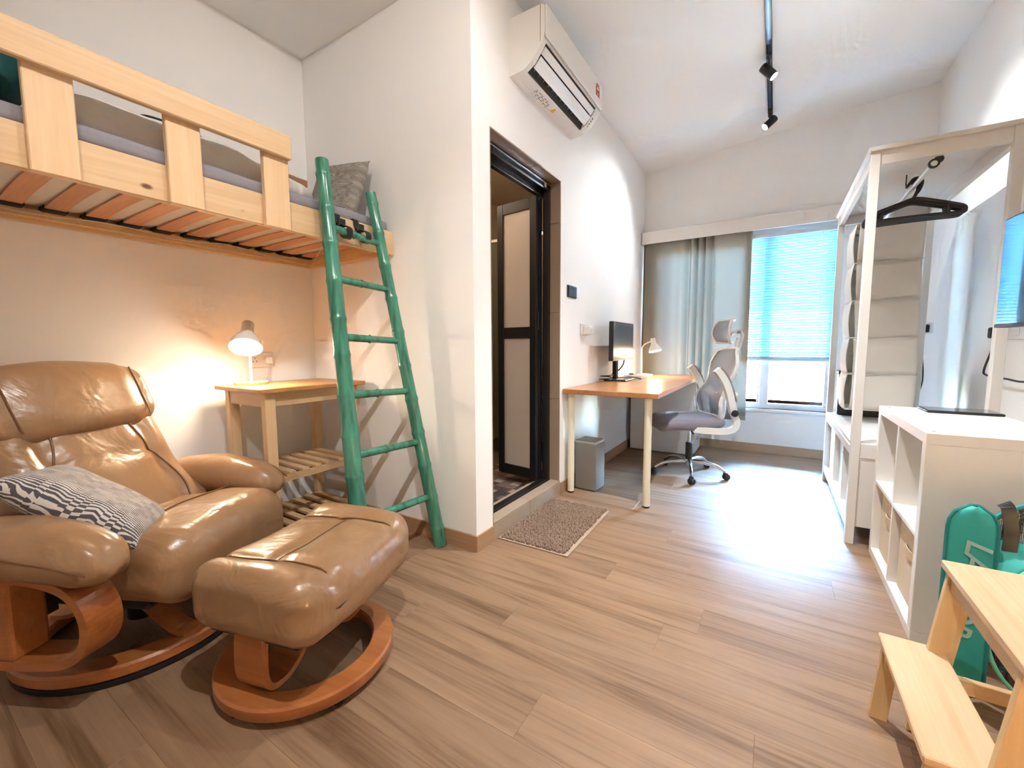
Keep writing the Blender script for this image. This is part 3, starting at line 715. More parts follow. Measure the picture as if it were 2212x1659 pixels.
# ------------------------------------------------------------------ kitchen cart with lamp
CA = R(0)
crt = thing('kitchen_cart', 'small birch cart with brown top and two slatted shelves', 'cart', (-2.55, 1.06, 0)); ORG[crt] = Vector((0, 0, 0))
CW, CLn, CZ = .47, .61, .88              # depth (x), length (y), height
box(crt, 'top', (.0, CW, .0, CLn, CZ - .022, CZ), MT['carttop'], .003)
LG = .052
for lx, ly in ((.035, .035), (CW - .075, .035), (.035, CLn - .09), (CW - .075, CLn - .09)):
    box(crt, 'leg', (lx, lx + .04, ly, ly + LG, 0, CZ - .022), MT['birchz'], .002)
box(crt, 'apron', (.075, CW - .075, .040, .058, CZ - .095, CZ - .022), MT['birchx'], .001)
box(crt, 'apron', (.075, CW - .075, CLn - .075, CLn - .057, CZ - .095, CZ - .022), MT['birchx'], .001)
box(crt, 'apron', (CW - .066, CW - .048, .087, CLn - .09, CZ - .095, CZ - .022), MT['birchy'], .001)
box(crt, 'apron', (.048, .066, .087, CLn - .09, CZ - .095, CZ - .022), MT['birchy'], .001)
for zs in (.42, .13):
    for lx in (.04, CW - .07):
        box(crt, 'shelf_rail', (lx + .006, lx + .026, .087, CLn - .09, zs - .035, zs), MT['birchy'], .001)
    for ly in (.04, CLn - .06): box(crt, 'shelf_rail', (.075, CW - .075, ly, ly + .02, zs - .035, zs), MT['birchx'], .001)
    for k in range(7):
        yk = .07 + k * .073
        box(crt, 'shelf_slat', (.045, CW - .042, yk, yk + .038, zs, zs + .016), MT['birchx'], .0015)
MT['bulb'] = plain('warm_bulb', (1, .9, .75), .5, emit=(1.0, .80, .55), es=60.0)
def bell_lamp(t, c, ax, s=1.0, mat=None, shade_mat=None, big=1.0):
    """bell shade: c = socket top, ax = direction of the opening"""
    z = Vector(ax).normalized(); x = z.orthogonal().normalized(); y = z.cross(x)
    rot = Matrix((x, y, z)).transposed()
    lathe(t, 'shade', [(.0, 0), (.024 * s, .001), (.026 * s, .006), (.026 * s, .058 * s), (.045 * s, .085 * s), (.062 * s, .115 * s), (.068 * s, .145 * s), (.065 * s, .145 * s), (.058 * s, .115 * s), (.04 * s, .088 * s), (.021 * s, .062 * s), (.0, .06 * s)], shade_mat or MT['whitem'], c, 32, rot=rot)
    bc = Vector(c) + z * .108 * s
    bl_ = lathe(t, 'bulb', [(0, -.045 * s), (.014 * s, -.045 * s), (.016 * s, -.025 * s), (.03 * s * big, .012 * (big - 1)), (.026 * s * big, .018 * s * big), (.014 * s * big, .027 * s * big), (.0, .03 * s * big)], MT['bulb'], bc, 20, rot=rot)
    return bc, z, rot
lmp = thing('table_lamp', 'small white lamp with wooden disc base shining on the birch cart', 'lamp', (-2.42, 1.16, CZ))
def on_cart(px, py): return Vector((-2.55, 1.06, 0)) + Matrix.Rotation(R(0), 3, 'Z') @ Vector((px, py, 0))
lb = on_cart(.095, .145); lmp.location = (lb.x, lb.y, CZ); ORG[lmp] = Vector(lmp.location)
lathe(lmp, 'base', [(0, 0), (.082, 0), (.084, .004), (.084, .013), (.08, .016), (0, .016)], MT['birchx'], (lb.x, lb.y, CZ), 40)
tube(lmp, 'stem', [(lb.x, lb.y, CZ + .014), (lb.x - .004, lb.y + .004, CZ + .22)], .0065, MT['whitem'], 10)
tp = (lb.x - .006, lb.y + .004, CZ + .335)
bc, zax, _r = bell_lamp(lmp, tp, (.50, -.36, -.79), 1.15, big=1.75)
tube(lmp, 'joint', [(lb.x - .004, lb.y + .004, CZ + .215), (lb.x - .006, lb.y + .004, CZ + .29)], .009, MT['whitem'], 10)
def point(parent, name, loc, e, colr, r=.03):
    d = bpy.data.lights.new(name, 'POINT'); d.energy = e; d.color = colr; d.shadow_soft_size = r
    o = bpy.data.objects.new(name, d); col.objects.link(o); o.parent = parent; o.location = Vector(loc) - org(parent); return o
point(lmp, 'lamp_light', bc + zax * .075, 1.7, (1, .86, .70), .035)
so = thing('wall_socket', 'double white wall socket with plug behind the cart lamp', 'socket', (XL, 1.355, 1.0))
box(so, 'plate', (XL, XL + .009, 1.285, 1.43, .963, 1.05), MT['whitep'], .002)
box(so, 'plug', (XL + .009, XL + .04, 1.372, 1.412, .985, 1.03), MT['whitep'], .006)
for dy, dz in ((1.318, .02), (1.308, 0), (1.328, 0)): box(so, 'pin_hole', (XL + .0085, XL + .0095, dy - .002, dy + .002, .995 + dz, 1.003 + dz), MT['black'])
tube(so, 'cord', smooth_path([(XL + .03, 1.392, .985), (XL + .03, 1.385, .93), (XL + .05, 1.36, .89)], 5), .003, MT['cablew'], 6)

# ------------------------------------------------------------------ recliner
rec = thing('recliner', 'tan leather recliner with bentwood arms on a round wooden base', 'armchair', (-2.056, .56, 0), R(26))
lm = MT['leather']
lathe(rec, 'base_ring', [(.345, .022), (.352, .03), (.352, .058), (.345, .066), (.275, .066), (.268, .058), (.268, .03), (.275, .022)], MT['cherry'], (0, 0, 0), 64, True)
lathe(rec, 'rubber_rim', [(.346, .0), (.349, .004), (.349, .0215), (.300, .0215), (.300, 0)], MT['rubber'], (0, 0, 0), 64, True)
for s in (-1, 1):
    tube(rec, 'base_strap', smooth_path([(-.29, s * .06, .07), (-.2, s * .06, .085), (-.05, s * .07, .16), (.06, s * .08, .24), (.13, s * .085, .26)], 6), .01, MT['cherry'], up=(0, s * 1, .0), flat=(.016, .07))
    tube(rec, 'base_strap', smooth_path([(.30, s * .10, .07), (.24, s * .10, .09), (.12, s * .09, .17), (.0, s * .08, .235)], 6), .01, MT['cherry'], up=(0, s * 1, 0), flat=(.016, .07))
lathe(rec, 'swivel_column', [(0, .05), (.05, .05), (.045, .24), (0, .25)], MT['blackm'], (0, 0, 0), 20)
box(rec, 'seat_frame', (-.2, .3, -.25, .25, .235, .262), MT['black'], .01)
def seat_fn(p):
    x, y, z = p
    f = (x + .335) / .67                                    # 0 back .. 1 front
    z *= (.78 + .34 * f)
    if z > 0: z += .022 * (1 - (y / .29) ** 2) + .014 * noise.noise(Vector((x * 5, y * 5, 0)))
    z += .05 * f
    if f > .8: z -= (f - .8) ** 2 * .5
    y *= 1 + .07 * f
    return Vector((x, y, z))
soft(rec, 'seat_cushion', .335, .27, .11, .09, lm, (.11, 0, .325), 34, seat_fn)
tube(rec, 'seat_seam', [Vector((.11 + q.x, q.y, .327 + q.z)) for q in [seat_fn(Vector((.07, -.25 + k * .5 / 20, .11))) for k in range(21)]], .003, MT['seam'], 6)
BR = Matrix.Rotation(R(-31), 4, 'Y')                       # recline
def back_fn(p):
    x, y, z = p                                            # x thickness, y width, z height
    f = (z + .27) / .54
    y *= 1.12 - .16 * f + .05 * f * f
    if x > 0:
        x += .035 * (1 - (y / .3) ** 2) * (1 - (2 * f - 1) ** 2) - .02 * math.exp(-((abs(y) - .17) / .03) ** 2) * (f < .93)
        x += .012 * noise.noise(Vector((y * 6, z * 7, 2))) - .012 * math.exp(-((f - .55) / .03) ** 2) * (abs(y) < .17)
    x += .05 * (2 * f - 1) ** 2 * (abs(y) / .28)
    return Vector((x, y, z))
soft(rec, 'backrest', .075, .275, .29, .07, lm, (-.16, 0, .60), 40, back_fn, BR)
for s in (-1, 1):
    pts = []
    for k in range(19):
        f = .04 + .9 * k / 18; q = back_fn(Vector((.075, s * (.165 + .03 * math.sin(f * 6)), -.27 + .54 * f)))
        pts.append(BR.to_3x3() @ q + Vector((-.16, 0, .60)) + Vector((.003, 0, .002)))
    tube(rec, 'piping', pts, .0035, MT['seam'], 6)
def head_fn(p):
    x, y, z = p; f = (z + .13) / .26
    if x > 0: x += .03 * (1 - (y / .33) ** 2) + .012 * noise.noise(Vector((y * 5, z * 8, 9))) - .016 * math.exp(-((abs(y) - .215) / .028) ** 2)
    x -= .02 * (f - .5)
    z += -.02 * (abs(y) / .3) ** 2 - (.045 * (1 - (y / .3) ** 2) if z < 0 else 0) + .012 * (1 - (y / .3) ** 2)
    y *= 1 + .03 * math.sin(f * 3.1)
    return Vector((x, y, z))
HR = Matrix.Rotation(R(-20), 4, 'Y')
soft(rec, 'headrest', .085, .285, .13, .08, lm, (-.27, 0, .89), 40, head_fn, HR)
for s in (-1, 1):
    pts = [HR.to_3x3() @ head_fn(Vector((.085, s * .215, -.10 + .195 * k / 12))) + Vector((-.27, 0, .89)) + Vector((.003, 0, .001)) for k in range(13)]
    tube(rec, 'headrest_seam', pts, .003, MT['seam'], 6)
def arm_fn(p):
    x, y, z = p; f = (x + .29) / .58
    bul = math.sin(math.pi * min(1, max(0, f * .9 + .12))) ** .5
    z = z * (.62 + .42 * bul) + .035 * math.sin(math.pi * f) - .02 * f
    y *= .72 + .34 * bul
    z += .006 * noise.noise(Vector((x * 14, y * 10, 3)))
    if f > .72: z += .006 * math.sin(y * 110) * (f - .72) / .28
    return Vector((x, y, z))
for s in (-1, 1):
    a_ = soft(rec, 'arm_pad', .29, .092, .082, .078, lm, (.055, s * .365, .475), 24, arm_fn)
    tube(a_, 'arm_seam', [Vector((.055, s * .365 , .475)) + arm_fn(Vector((-.27 + .54 * k / 16, s * .0915, .01))) for k in range(17)], .0025, MT['seam'], 6)
    loop = smooth_path([(-.26, s * .365, .43), (-.05, s * .365, .425), (.12, s * .365, .418), (.225, s * .365, .385), (.272, s * .365, .31), (.26, s * .365, .225), (.195, s * .365, .175), (.06, s * .365, .158), (-.1, s * .365, .155), (-.26, s * .365, .16)], 6)
    tube(rec, 'arm_frame', loop, .01, MT['cherry'], up=(0, 1, 0), flat=(.026, .10))
    box(rec, 'arm_panel', (-.275, .03, s * .365 - .048, s * .365 + .048, .165, .425), MT['cherry'], .01, 2)
    box(rec, 'arm_bracket', (-.1, .0, min(s * .27, s * .32), max(s * .27, s * .32), .24, .30), MT['black'])
c = cush('cushion', .44, .29, .13, MT['stripe'])
tagp(c, 'grey and white brush-stroke print cushion lying on the recliner', 'cushion')
CU = c
_e1 = Vector((.779, .284, -.559)).normalized(); _nn = Vector((.2, .2, .9)); _nn = (_nn - _nn.dot(_e1) * _e1).normalized(); _e2 = _nn.cross(_e1)
c.matrix_world = Matrix.Translation((-2.056, .56, 0)) @ Matrix.Rotation(R(26), 4, 'Z') @ basis(Vector((.065, -.195, .56)), _e1, _e2, _nn)

# ------------------------------------------------------------------ footstool
ott = thing('footstool', 'tan leather footstool on a round bentwood base before the recliner', 'footstool', (-1.325, .79, 0), R(15))
lathe(ott, 'base_ring', [(.272, .022), (.278, .03), (.278, .058), (.272, .065), (.212, .065), (.206, .058), (.206, .03), (.212, .022)], MT['cherry'], (0, 0, 0), 56, True)
for k in range(5):
    a = k * 2 * math.pi / 5 + .75
    lathe(ott, 'foot', [(0, 0), (.016, 0), (.016, .0215), (0, .0215)], MT['rubber'], (.245 * math.cos(a), .245 * math.sin(a), 0), 14)
def ott_fn(p):
    x, y, z = p
    f = (y + .285) / .57
    if z > 0:
        z += .014 * (1 - (x / .235) ** 2) + .012 * noise.noise(Vector((x * 6, y * 6, 5)))
        for sy in (-.165, .165): z -= .012 * math.exp(-((y - sy - .012 * math.sin(x * 9)) / .02) ** 2)
        if abs(y) < .165: z -= .012 * math.exp(-(x / .02) ** 2)
    z += .03 * abs(y / .285) ** 2 * (1 if z > 0 else .3)
    x *= 1 - .06 * (2 * f - 1) ** 2
    return Vector((x, y, z))
soft(ott, 'cushion_top', .235, .29, .096, .075, lm, (.02, .02, .327), 44, ott_fn)
for sy in (-.165, .165):
    tube(ott, 'piping', [Vector((.02, .02, .3295)) + ott_fn(Vector((-.205 + .41 * k / 20, sy + .012 * math.sin((-.205 + .41 * k / 20) * 9), .096 - (.03 if k in (0, 20) else .006 if k in (1, 19) else 0)))) for k in range(21)], .0032, MT['seam'], 6)
tube(ott, 'piping', [Vector((.02, .02, .3285)) + ott_fn(Vector((0, -.16 + .32 * k / 16, .096))) for k in range(17)], .0028, MT['seam'], 6)
for s in (-1, 1):
    tube(ott, 'bentwood_leg', smooth_path([(0, s * .215, .25), (0, s * .222, .2), (0, s * .222, .12), (0, s * .20, .078), (0, s * .14, .072), (0, s * .08, .11), (0, s * .03, .2), (0, s * .01, .25)], 6), .01, MT['cherry'], up=(1, 0, 0), flat=(.018, .11))
box(ott, 'seat_board', (-.16, .17, -.22, .22, .225, .24), MT['black'], .005)
# ------------------------------------------------------------------ desk and what stands on it
DT = .775
dsk = thing('desk', 'long butcher-block desk top on white tube legs along the wall', 'desk', (-.95, 3.7, 0))
box(dsk, 'top', (XD + .006, -.618, 2.752, 4.68, DT - .034, DT), MT['desk'], .003)
for x, y in ((-.688, 2.80), (-1.243, 2.815)):
    l_ = lathe(dsk, 'leg', [(0, .012), (.0245, .012), (.0245, DT - .1), (.0255, DT - .1), (.0255, DT - .034), (0, DT - .034)], MT['creamm'], (x, y, 0), 24)
    lathe(l_, 'foot', [(0, 0), (.022, 0), (.0245, .004), (.0245, .012), (0, .012)], MT['black'], (x, y, 0), 24)
    box(l_, 'leg_plate', (x - .04, x + .04, y - .04, y + .04, DT - .0375, DT - .0345), MT['creamm'])
dru = thing('drawer_unit', 'white drawer unit carrying the window end of the desk', 'drawer unit', (-.94, 4.55, 0))
box(dru, 'body', (-1.25, -.637, 4.345, 4.70, .012, DT - .0345), MT['white'], .002)
for k in range(5):
    z0 = .03 + k * .141
    d_ = box(dru, 'drawer_front', (-.637, -.621, 4.35, 4.695, z0, z0 + .137), MT['white'], .002)
    tube(d_, 'grip', smooth_path([(-.62, 4.46, z0 + .13), (-.617, 4.52, z0 + .112), (-.62, 4.58, z0 + .13)], 5), .003, MT['grey'], 6)
mon = thing('monitor', 'black computer monitor on a stand at the desk', 'monitor', (-1.18, 3.70, DT))
box(mon, 'base', (-1.27, -1.07, 3.56, 3.82, DT, DT + .012), MT['blackm'], .004)
box(mon, 'column', (-1.225, -1.19, 3.66, 3.725, DT + .012, DT + .40), MT['blackm'], .006)
box(mon, 'panel', (-1.172, -1.135, 3.40, 3.985, .955, 1.285), MT['black'], .004)
box(mon, 'screen', (-1.1348, -1.1335, 3.408, 3.977, .975, 1.277), MT['monscreen'])
box(mon, 'chin', (-1.1345, -1.1315, 3.402, 3.983, .956, .9735), plain('monitor_chin', hexc('6d6560'), .35))
box(mon, 'pivot', (-1.19, -1.172, 3.65, 3.735, 1.07, 1.17), MT['black'], .004)
tube(mon, 'cable', smooth_path([(-1.16, 3.80, .96), (-1.165, 3.78, .91), (-1.18, 3.74, .875), (-1.189, 3.72, .86)], 5), .006, MT['cable'], 8)
cb = tube(None, 'desk_cables', smooth_path([(-1.235 + .05 * math.cos(k * .9), 3.50 + .055 * math.sin(k * .9) + .004 * k, DT + .006 + .0035 * k) for k in range(16)] + [(-1.17, 3.62, DT + .03), (-1.09, 3.84, DT + .02), (-1.02, 3.86, DT + .006)], 4), .0045, MT['cable'], 6)
tagp(cb, 'coil of black cables on the desk beside the monitor base', 'cable')
rt = thing('router', 'flat white hub box on the desk behind the monitor', 'hub', (-1.12, 4.02, DT))
prism(rt, 'case', [(3.90, DT + .001), (4.16, DT + .001), (4.14, DT + .022), (3.92, DT + .034)], 'x', -1.20, -1.03, MT['whitep'], .003)
box(rt, 'plug', (-1.16, -1.12, 3.95, 3.985, DT + .034, DT + .046), MT['black'], .003)
dl = thing('desk_lamp', 'white gooseneck lamp shining on the far end of the desk', 'lamp', (-1.14, 4.38, DT))
lathe(dl, 'base', [(0, 0), (.078, 0), (.08, .006), (.07, .016), (.02, .022), (0, .022)], MT['whitem'], (-1.12, 4.38, DT), 32)
tube(dl, 'neck', smooth_path([(-1.15, 4.36, DT + .015), (-1.152, 4.36, DT + .18), (-1.15, 4.355, DT + .27), (-1.125, 4.34, DT + .315), (-1.07, 4.32, DT + .342), (-1.035, 4.31, DT + .346)], 6), .0065, MT['whitem'], 10)
bc, zax, _r = bell_lamp(dl, (-1.035, 4.31, DT + .38), (.24, -.10, -.96), .92)
point(dl, 'lamp_light', bc + zax * .045, 3.0, (1, .78, .5), .03)

# wall switches and sockets by the desk
sw = thing('light_switch', 'dark grey double light switch beside the bathroom doorway', 'switch', (XD, 2.91, 1.48))
box(sw, 'plate', (XD, XD + .009, 2.83, 2.985, 1.437, 1.524), plain('switch_plate', hexc('2c3038'), .3), .002)
for y0, y1 in ((2.836, 2.906), (2.909, 2.979)): box(sw, 'rocker', (XD + .009, XD + .013, y0, y1, 1.443, 1.518), plain('switch_rocker', hexc('353a44'), .25), .002)
s2 = thing('wall_socket', 'white wall socket with square adaptor above the desk', 'socket', (XD, 3.15, 1.215))
box(s2, 'plate', (XD, XD + .009, 3.075, 3.225, 1.172, 1.258), MT['whitep'], .002)
box(s2, 'adaptor', (XD + .009, XD + .06, 3.125, 3.195, 1.175, 1.235), MT['whitep'], .005)
for dy, dz in ((3.14, .018), (3.148, .03), (3.17, .018), (3.18, .03), (3.16, .008)): box(s2, 'pin_hole', (XD + .0599, XD + .0606, dy - .003, dy + .003, 1.18 + dz, 1.187 + dz), MT['black'])
s3 = thing('wall_socket', 'white wall socket behind the desk lamp near the curtain', 'socket', (XD, 4.45, 1.02))
box(s3, 'plate', (XD, XD + .009, 4.40, 4.55, .98, 1.066), MT['whitep'], .002)
box(s3, 'plug', (XD + .009, XD + .04, 4.45, 4.49, 1.0, 1.045), MT['whitep'], .005)
tube(s3, 'cord', smooth_path([(XD + .03, 4.47, 1.0), (XD + .03, 4.46, .90), (XD + .05, 4.44, .79)], 5), .003, MT['cablew'], 6)

# waste bin
bn = thing('waste_bin', 'slim grey plastic waste bin under the desk', 'bin', (-1.165, 2.975, 0), R(-4))
def bin_fn(p): p.x *= 1 + .05 * (p.z / .19); p.y *= 1 + .05 * (p.z / .19); return p
bm = bmesh.new(); bm_box(bm, -.088, .088, -.075, .10, 0, .368, .018, 3); ob = obj('body', bm, MT['grey'], bn); autosmooth(ob)
bm = bmesh.new(); bm_box(bm, -.092, .092, -.079, .104, .355, .372, .008, 2); obj('rim', bm, MT['greyl'], bn)
bm = bmesh.new(); bm_box(bm, -.078, .078, -.066, .09, .372, .377, .003, 1); obj('lid', bm, plain('bin_lid', hexc('77726f'), .45), bn)

# bath mat
mt = thing('bath_mat', 'taupe tufted bath mat on the floor before the bathroom door', 'mat', (-1.075, 2.245, 0), R(1.0))
MXh, MYh = .212, .345
box(mt, 'backing', (-MXh, MXh, -MYh, MYh, .001, .007), plain('mat_edge', hexc('a8927e'), .9), .002)
bm = bmesh.new(); tuft = plain('mat_pile', hexc('8e7664'), .95, var=.3)
nx_, ny_ = 34, 56
for i in range(nx_):
    for j in range(ny_):
        x = -MXh + .016 + (i + .5 * (j % 2)) * (2 * MXh - .034) / nx_ + random.uniform(-.002, .002); y = -MYh + .014 + j * (2 * MYh - .028) / (ny_ - 1) + random.uniform(-.002, .002)
        r = random.uniform(.0058, .0078); h = random.uniform(.011, .02); dx, dy = random.uniform(-.004, .006), random.uniform(-.004, .004)
        rg = []
        for (rr, z) in ((r * .8, .006), (r, .006 + h * .55), (r * .55, .006 + h)):
            rg.append([bm.verts.new((x + dx * z / .02 + rr * math.cos(q * math.pi / 2.5), y + dy * z / .02 + rr * math.sin(q * math.pi / 2.5), z)) for q in range(5)])
        for a, b_ in zip(rg[:-1], rg[1:]):
            for q in range(5): bm.faces.new((a[q], a[(q + 1) % 5], b_[(q + 1) % 5], b_[q]))
        bm.faces.new(rg[-1])
pile = obj('pile', bm, tuft, mt, True); pile['kind'] = 'stuff'

# ------------------------------------------------------------------ office chair
och = thing('office_chair', 'white and grey mesh office chair with headrest at the desk', 'office chair', (-.575, 3.73, 0), R(209))
wp = MT['whitep']; gmesh = None
def meshcloth():
    m, nt, b = newmat('grey_mesh_cloth'); L = nt.links.new
    b.inputs['Base Color'].default_value = c4(hexc('8f8792')); b.inputs['Roughness'].default_value = .7
    tc = nd(nt, 'ShaderNodeTexCoord'); nz = nd(nt, 'ShaderNodeTexNoise', Scale=500.0); L(tc.outputs['Object'], nz.inputs['Vector'])
    mr = nd(nt, 'ShaderNodeMapRange'); mr.inputs['To Min'].default_value = .55; mr.inputs['To Max'].default_value = .95; L(nz.outputs['Fac'], mr.inputs['Value'])
    t = nd(nt, 'ShaderNodeBsdfTransparent'); mx = nd(nt, 'ShaderNodeMixShader'); L(mr.outputs[0], mx.inputs[0]); L(t.outputs[0], mx.inputs[1]); L(b.outputs[0], mx.inputs[2])
    L(mx.outputs[0], nt.nodes['Material Output'].inputs['Surface']); return m
gmesh = meshcloth()
lathe(och, 'hub', [(0, .085), (.035, .085), (.038, .10), (.034, .135), (0, .135)], MT['chrome'], (0, 0, 0), 24)
lathe(och, 'gas_cover', [(0, .13), (.027, .13), (.027, .27), (.02, .275), (0, .275)], MT['black'], (0, 0, 0), 20)
lathe(och, 'piston', [(0, .27), (.015, .27), (.015, .40), (0, .40)], MT['chrome'], (0, 0, 0), 16)
A0 = R(-209)
for k in range(5):
    a = A0 + R(-72 + 72 * k + 1 - 5)
    ca, sa = math.cos(a), math.sin(a)
    lg = tube(och, 'leg', smooth_path([(.02 * ca, .02 * sa, .115), (.12 * ca, .12 * sa, .118), (.22 * ca, .22 * sa, .098), (.285 * ca, .285 * sa, .062)], 5), [.021 - .0007 * q for q in range(16)], MT['chrome'], 12)
    cst = lathe(och, 'caster', [(0, -.022), (.018, -.022), (.026, -.016), (.026, -.004), (.012, -.003), (.012, .003), (.026, .004), (.026, .016), (.018, .022), (0, .022)], MT['black'], (.29 * ca, .29 * sa, .027), 20, rot=Matrix.Rotation(a + .7, 3, 'Z') @ Matrix.Rotation(R(90), 3, 'X'))
    lathe(cst, 'fork', [(0, .045), (.02, .045), (.018, .062), (0, .066)], MT['black'], (.285 * ca, .285 * sa, 0), 14)
def oseat(p):
    x, y, z = p; f = (x + .245) / .49
    y *= 1.0 - .10 * (f > .5) * ((f - .5) * 2) ** 2 - .05 * (1 - f)
    if z < 0: z *= .9 + .4 * math.sin(math.pi * min(1, max(0, f)))
    if f > .7: z += .0 - (f - .7) ** 2 * .35
    if f < .3: z += (.3 - f) ** 2 * .2
    z -= .01 * math.cos(y / .25 * math.pi / 2) * (z > 0)
    return Vector((x, y, z))
soft(och, 'seat', .255, .25, .038, .036, MT['greyf'], (.055, 0, .462), 22, oseat)
box(och, 'mechanism', (-.12, .10, -.08, .08, .395, .425), MT['black'], .01)
tube(och, 'tilt_lever', [(.03, .07, .405), (.05, .20, .40), (.055, .23, .392)], .006, MT['black'], 8)
def bsurf(u, v):
    """backrest: u across 0..1, v up 0..1"""
    y = (u - .5) * 2; w = .235 * (1 - .0 * v) * (1 - .16 * math.exp(-((v - .5) / .13) ** 2)) * (1 - .25 * max(0, v - .8) / .2 * 1.2) * (1 - .16 * max(0, .15 - v) / .15)
    z = .51 + v * .54
    x = -.20 - .11 * v - .05 * math.sin(math.pi * v) * 0 + .055 * math.exp(-((v - .25) / .22) ** 2) + .055 * y * y - .015
    return Vector((x, y * w, z - .012 * y * y * (v > .9)))
grid_surf(och, 'back_mesh', bsurf, 20, 28, gmesh)
edge = [bsurf(0, k / 20) for k in range(21)] + [bsurf(k / 12, 1) + Vector((0, 0, .012 * math.sin(math.pi * k / 12))) for k in range(1, 12)] + [bsurf(1, 1 - k / 20) for k in range(21)] + [bsurf(1 - k / 12, 0) + Vector((0, 0, -.01)) for k in range(1, 12)] + [bsurf(0, 0)]
tube(och, 'back_frame', [p + Vector((-.01, 0, 0)) for p in edge], .012, wp, 10)
inner = [Vector((-.012, 0, 0)) + bsurf(.5 + .26 * math.cos(t), .66 + .26 * math.sin(t)) + Vector((-.022, 0, 0)) for t in [math.pi * (1 + k / 16) for k in range(17)]]
tube(och, 'back_brace', inner, .011, wp, 8)
tube(och, 'back_spine', smooth_path([(-.15, 0, .40), (-.22, 0, .42), (-.27, 0, .52), (-.275, 0, .75), (-.335, 0, .95), (-.355, 0, 1.09), (-.37, 0, 1.14)], 6), .016, wp, 10)
box(och, 'lumbar_pad', (-.222, -.205, -.06, .06, .60, .70), wp, .006)
def hsurf(u, v):
    y = (u - .5) * 2; z = 1.105 + v * .18
    w = .15 * (1 - .22 * abs(2 * v - 1) ** 2)
    return Vector((-.265 + .06 * y * y - .03 * (2 * v - 1) ** 2 - .01 * v, y * w, z))
hd = grid_surf(och, 'headrest_mesh', hsurf, 14, 10, gmesh)
he = [hsurf(0, k / 8) for k in range(9)] + [hsurf(k / 10, 1) for k in range(1, 10)] + [hsurf(1, 1 - k / 8) for k in range(9)] + [hsurf(1 - k / 10, 0) for k in range(1, 10)] + [hsurf(0, 0)]
tube(hd, 'headrest_frame', [p + Vector((-.012, 0, 0)) for p in he], .0115, wp, 10)
tube(hd, 'headrest_bracket', smooth_path([(-.305, 0, 1.17), (-.36, 0, 1.20), (-.395, 0, 1.17), (-.385, 0, 1.10), (-.37, 0, 1.05)], 5), .014, wp, 8)
tube(hd, 'pivot', [(-.36, -.03, 1.19), (-.36, .03, 1.19)], .012, MT['grey'], 10)
for s in (-1, 1):
    yb = s * .272
    fr_ = tube(och, 'side_bracket', smooth_path([(.04, s * .22, .425), (-.04, s * .255, .422), (-.17, yb, .422), (-.235, yb, .445), (-.25, yb, .50), (-.225, yb, .565), (-.225, s * .25, .66), (-.25, s * .225, .72)], 6), .02, wp, up=(0, 1, 0), flat=(.046, .03))
    lathe(fr_, 'pivot_knob', [(0, -.006), (.026, -.006), (.026, .008), (.02, .012), (0, .012)], MT['black'], (-.225, yb + s * .022, .565), 20, rot=Matrix.Rotation(R(-90 * s), 3, 'X'))
    arm = tube(och, 'armrest', smooth_path([(-.225, yb, .565), (-.205, yb, .64), (-.185, yb, .72), (-.155, yb, .80), (-.115, yb, .865), (-.085, yb, .90)], 6), .02, wp, up=(0, 1, 0), flat=(.05, .046))
    tube(arm, 'arm_cushion', smooth_path([(-.238, yb, .655), (-.215, yb, .73), (-.185, yb, .81), (-.145, yb, .875), (-.11, yb, .912)], 6), .012, MT['grey'], up=(0, 1, 0), flat=(.010, .05))

# ------------------------------------------------------------------ air conditioner
ac = thing('air_conditioner', 'white split air conditioner mounted above the bathroom doorway', 'air conditioner', (XD, 2.47, 2.545))
AY0, AY1 = 2.058, 2.885
acm = plain('ac_plastic', hexc('e8e4de'), .4)
core = [(XD, 2.545), (-1.20, 2.553), (-1.185, 2.60), (-1.125, 2.665), (-1.083, 2.668), (-1.076, 2.70), (-1.076, 2.822), (-1.095, 2.838), (XD, 2.838)]
full = [(XD, 2.545), (-1.20, 2.553), (-1.15, 2.582), (-1.10, 2.64), (-1.083, 2.668), (-1.076, 2.70), (-1.076, 2.822), (-1.095, 2.838), (XD, 2.838)]
prism(ac, 'body', core, 'y', AY0 + .035, AY1 - .07, acm)
prism(ac, 'end_cheek', full, 'y', AY0, AY0 + .035, acm); prism(ac, 'end_cheek', full, 'y', AY1 - .07, AY1, acm)
box(ac, 'front_panel', (-1.0762, -1.068, AY0 + .004, AY1 - .004, 2.675, 2.832), acm, .003)
box(ac, 'panel_gap', (-1.103, -1.1, AY0 - .0006, AY0 + .0, 2.66, 2.838), plain('gap', hexc('8a8278'), .8))
prism(ac, 'outlet', [(-1.199, 2.5555), (-1.184, 2.602), (-1.125, 2.666), (-1.09, 2.669), (-1.09, 2.661), (-1.121, 2.657), (-1.178, 2.597), (-1.192, 2.5555)], 'y', AY0 + .036, AY1 - .071, plain('outlet_dark', hexc('2c2622'), .7))
prism(ac, 'louver', [(-1.164, 2.572), (-1.118, 2.612), (-1.121, 2.617), (-1.167, 2.577)], 'y', AY0 + .045, AY1 - .08, acm)
prism(ac, 'louver', [(-1.118, 2.625), (-1.092, 2.652), (-1.095, 2.656), (-1.121, 2.629)], 'y', AY0 + .045, AY1 - .08, acm)
for k in range(12):
    yk = AY0 + .08 + k * .055
    prism(ac, 'vane', [(-1.19, 2.575), (-1.15, 2.60), (-1.135, 2.65), (-1.18, 2.61)], 'y', yk, yk + .003, MT['grey'])
box(ac, 'trim_line', (-1.262, -1.258, AY0 + .05, AY1 - .06, 2.5445, 2.5475), MT['whitep'])
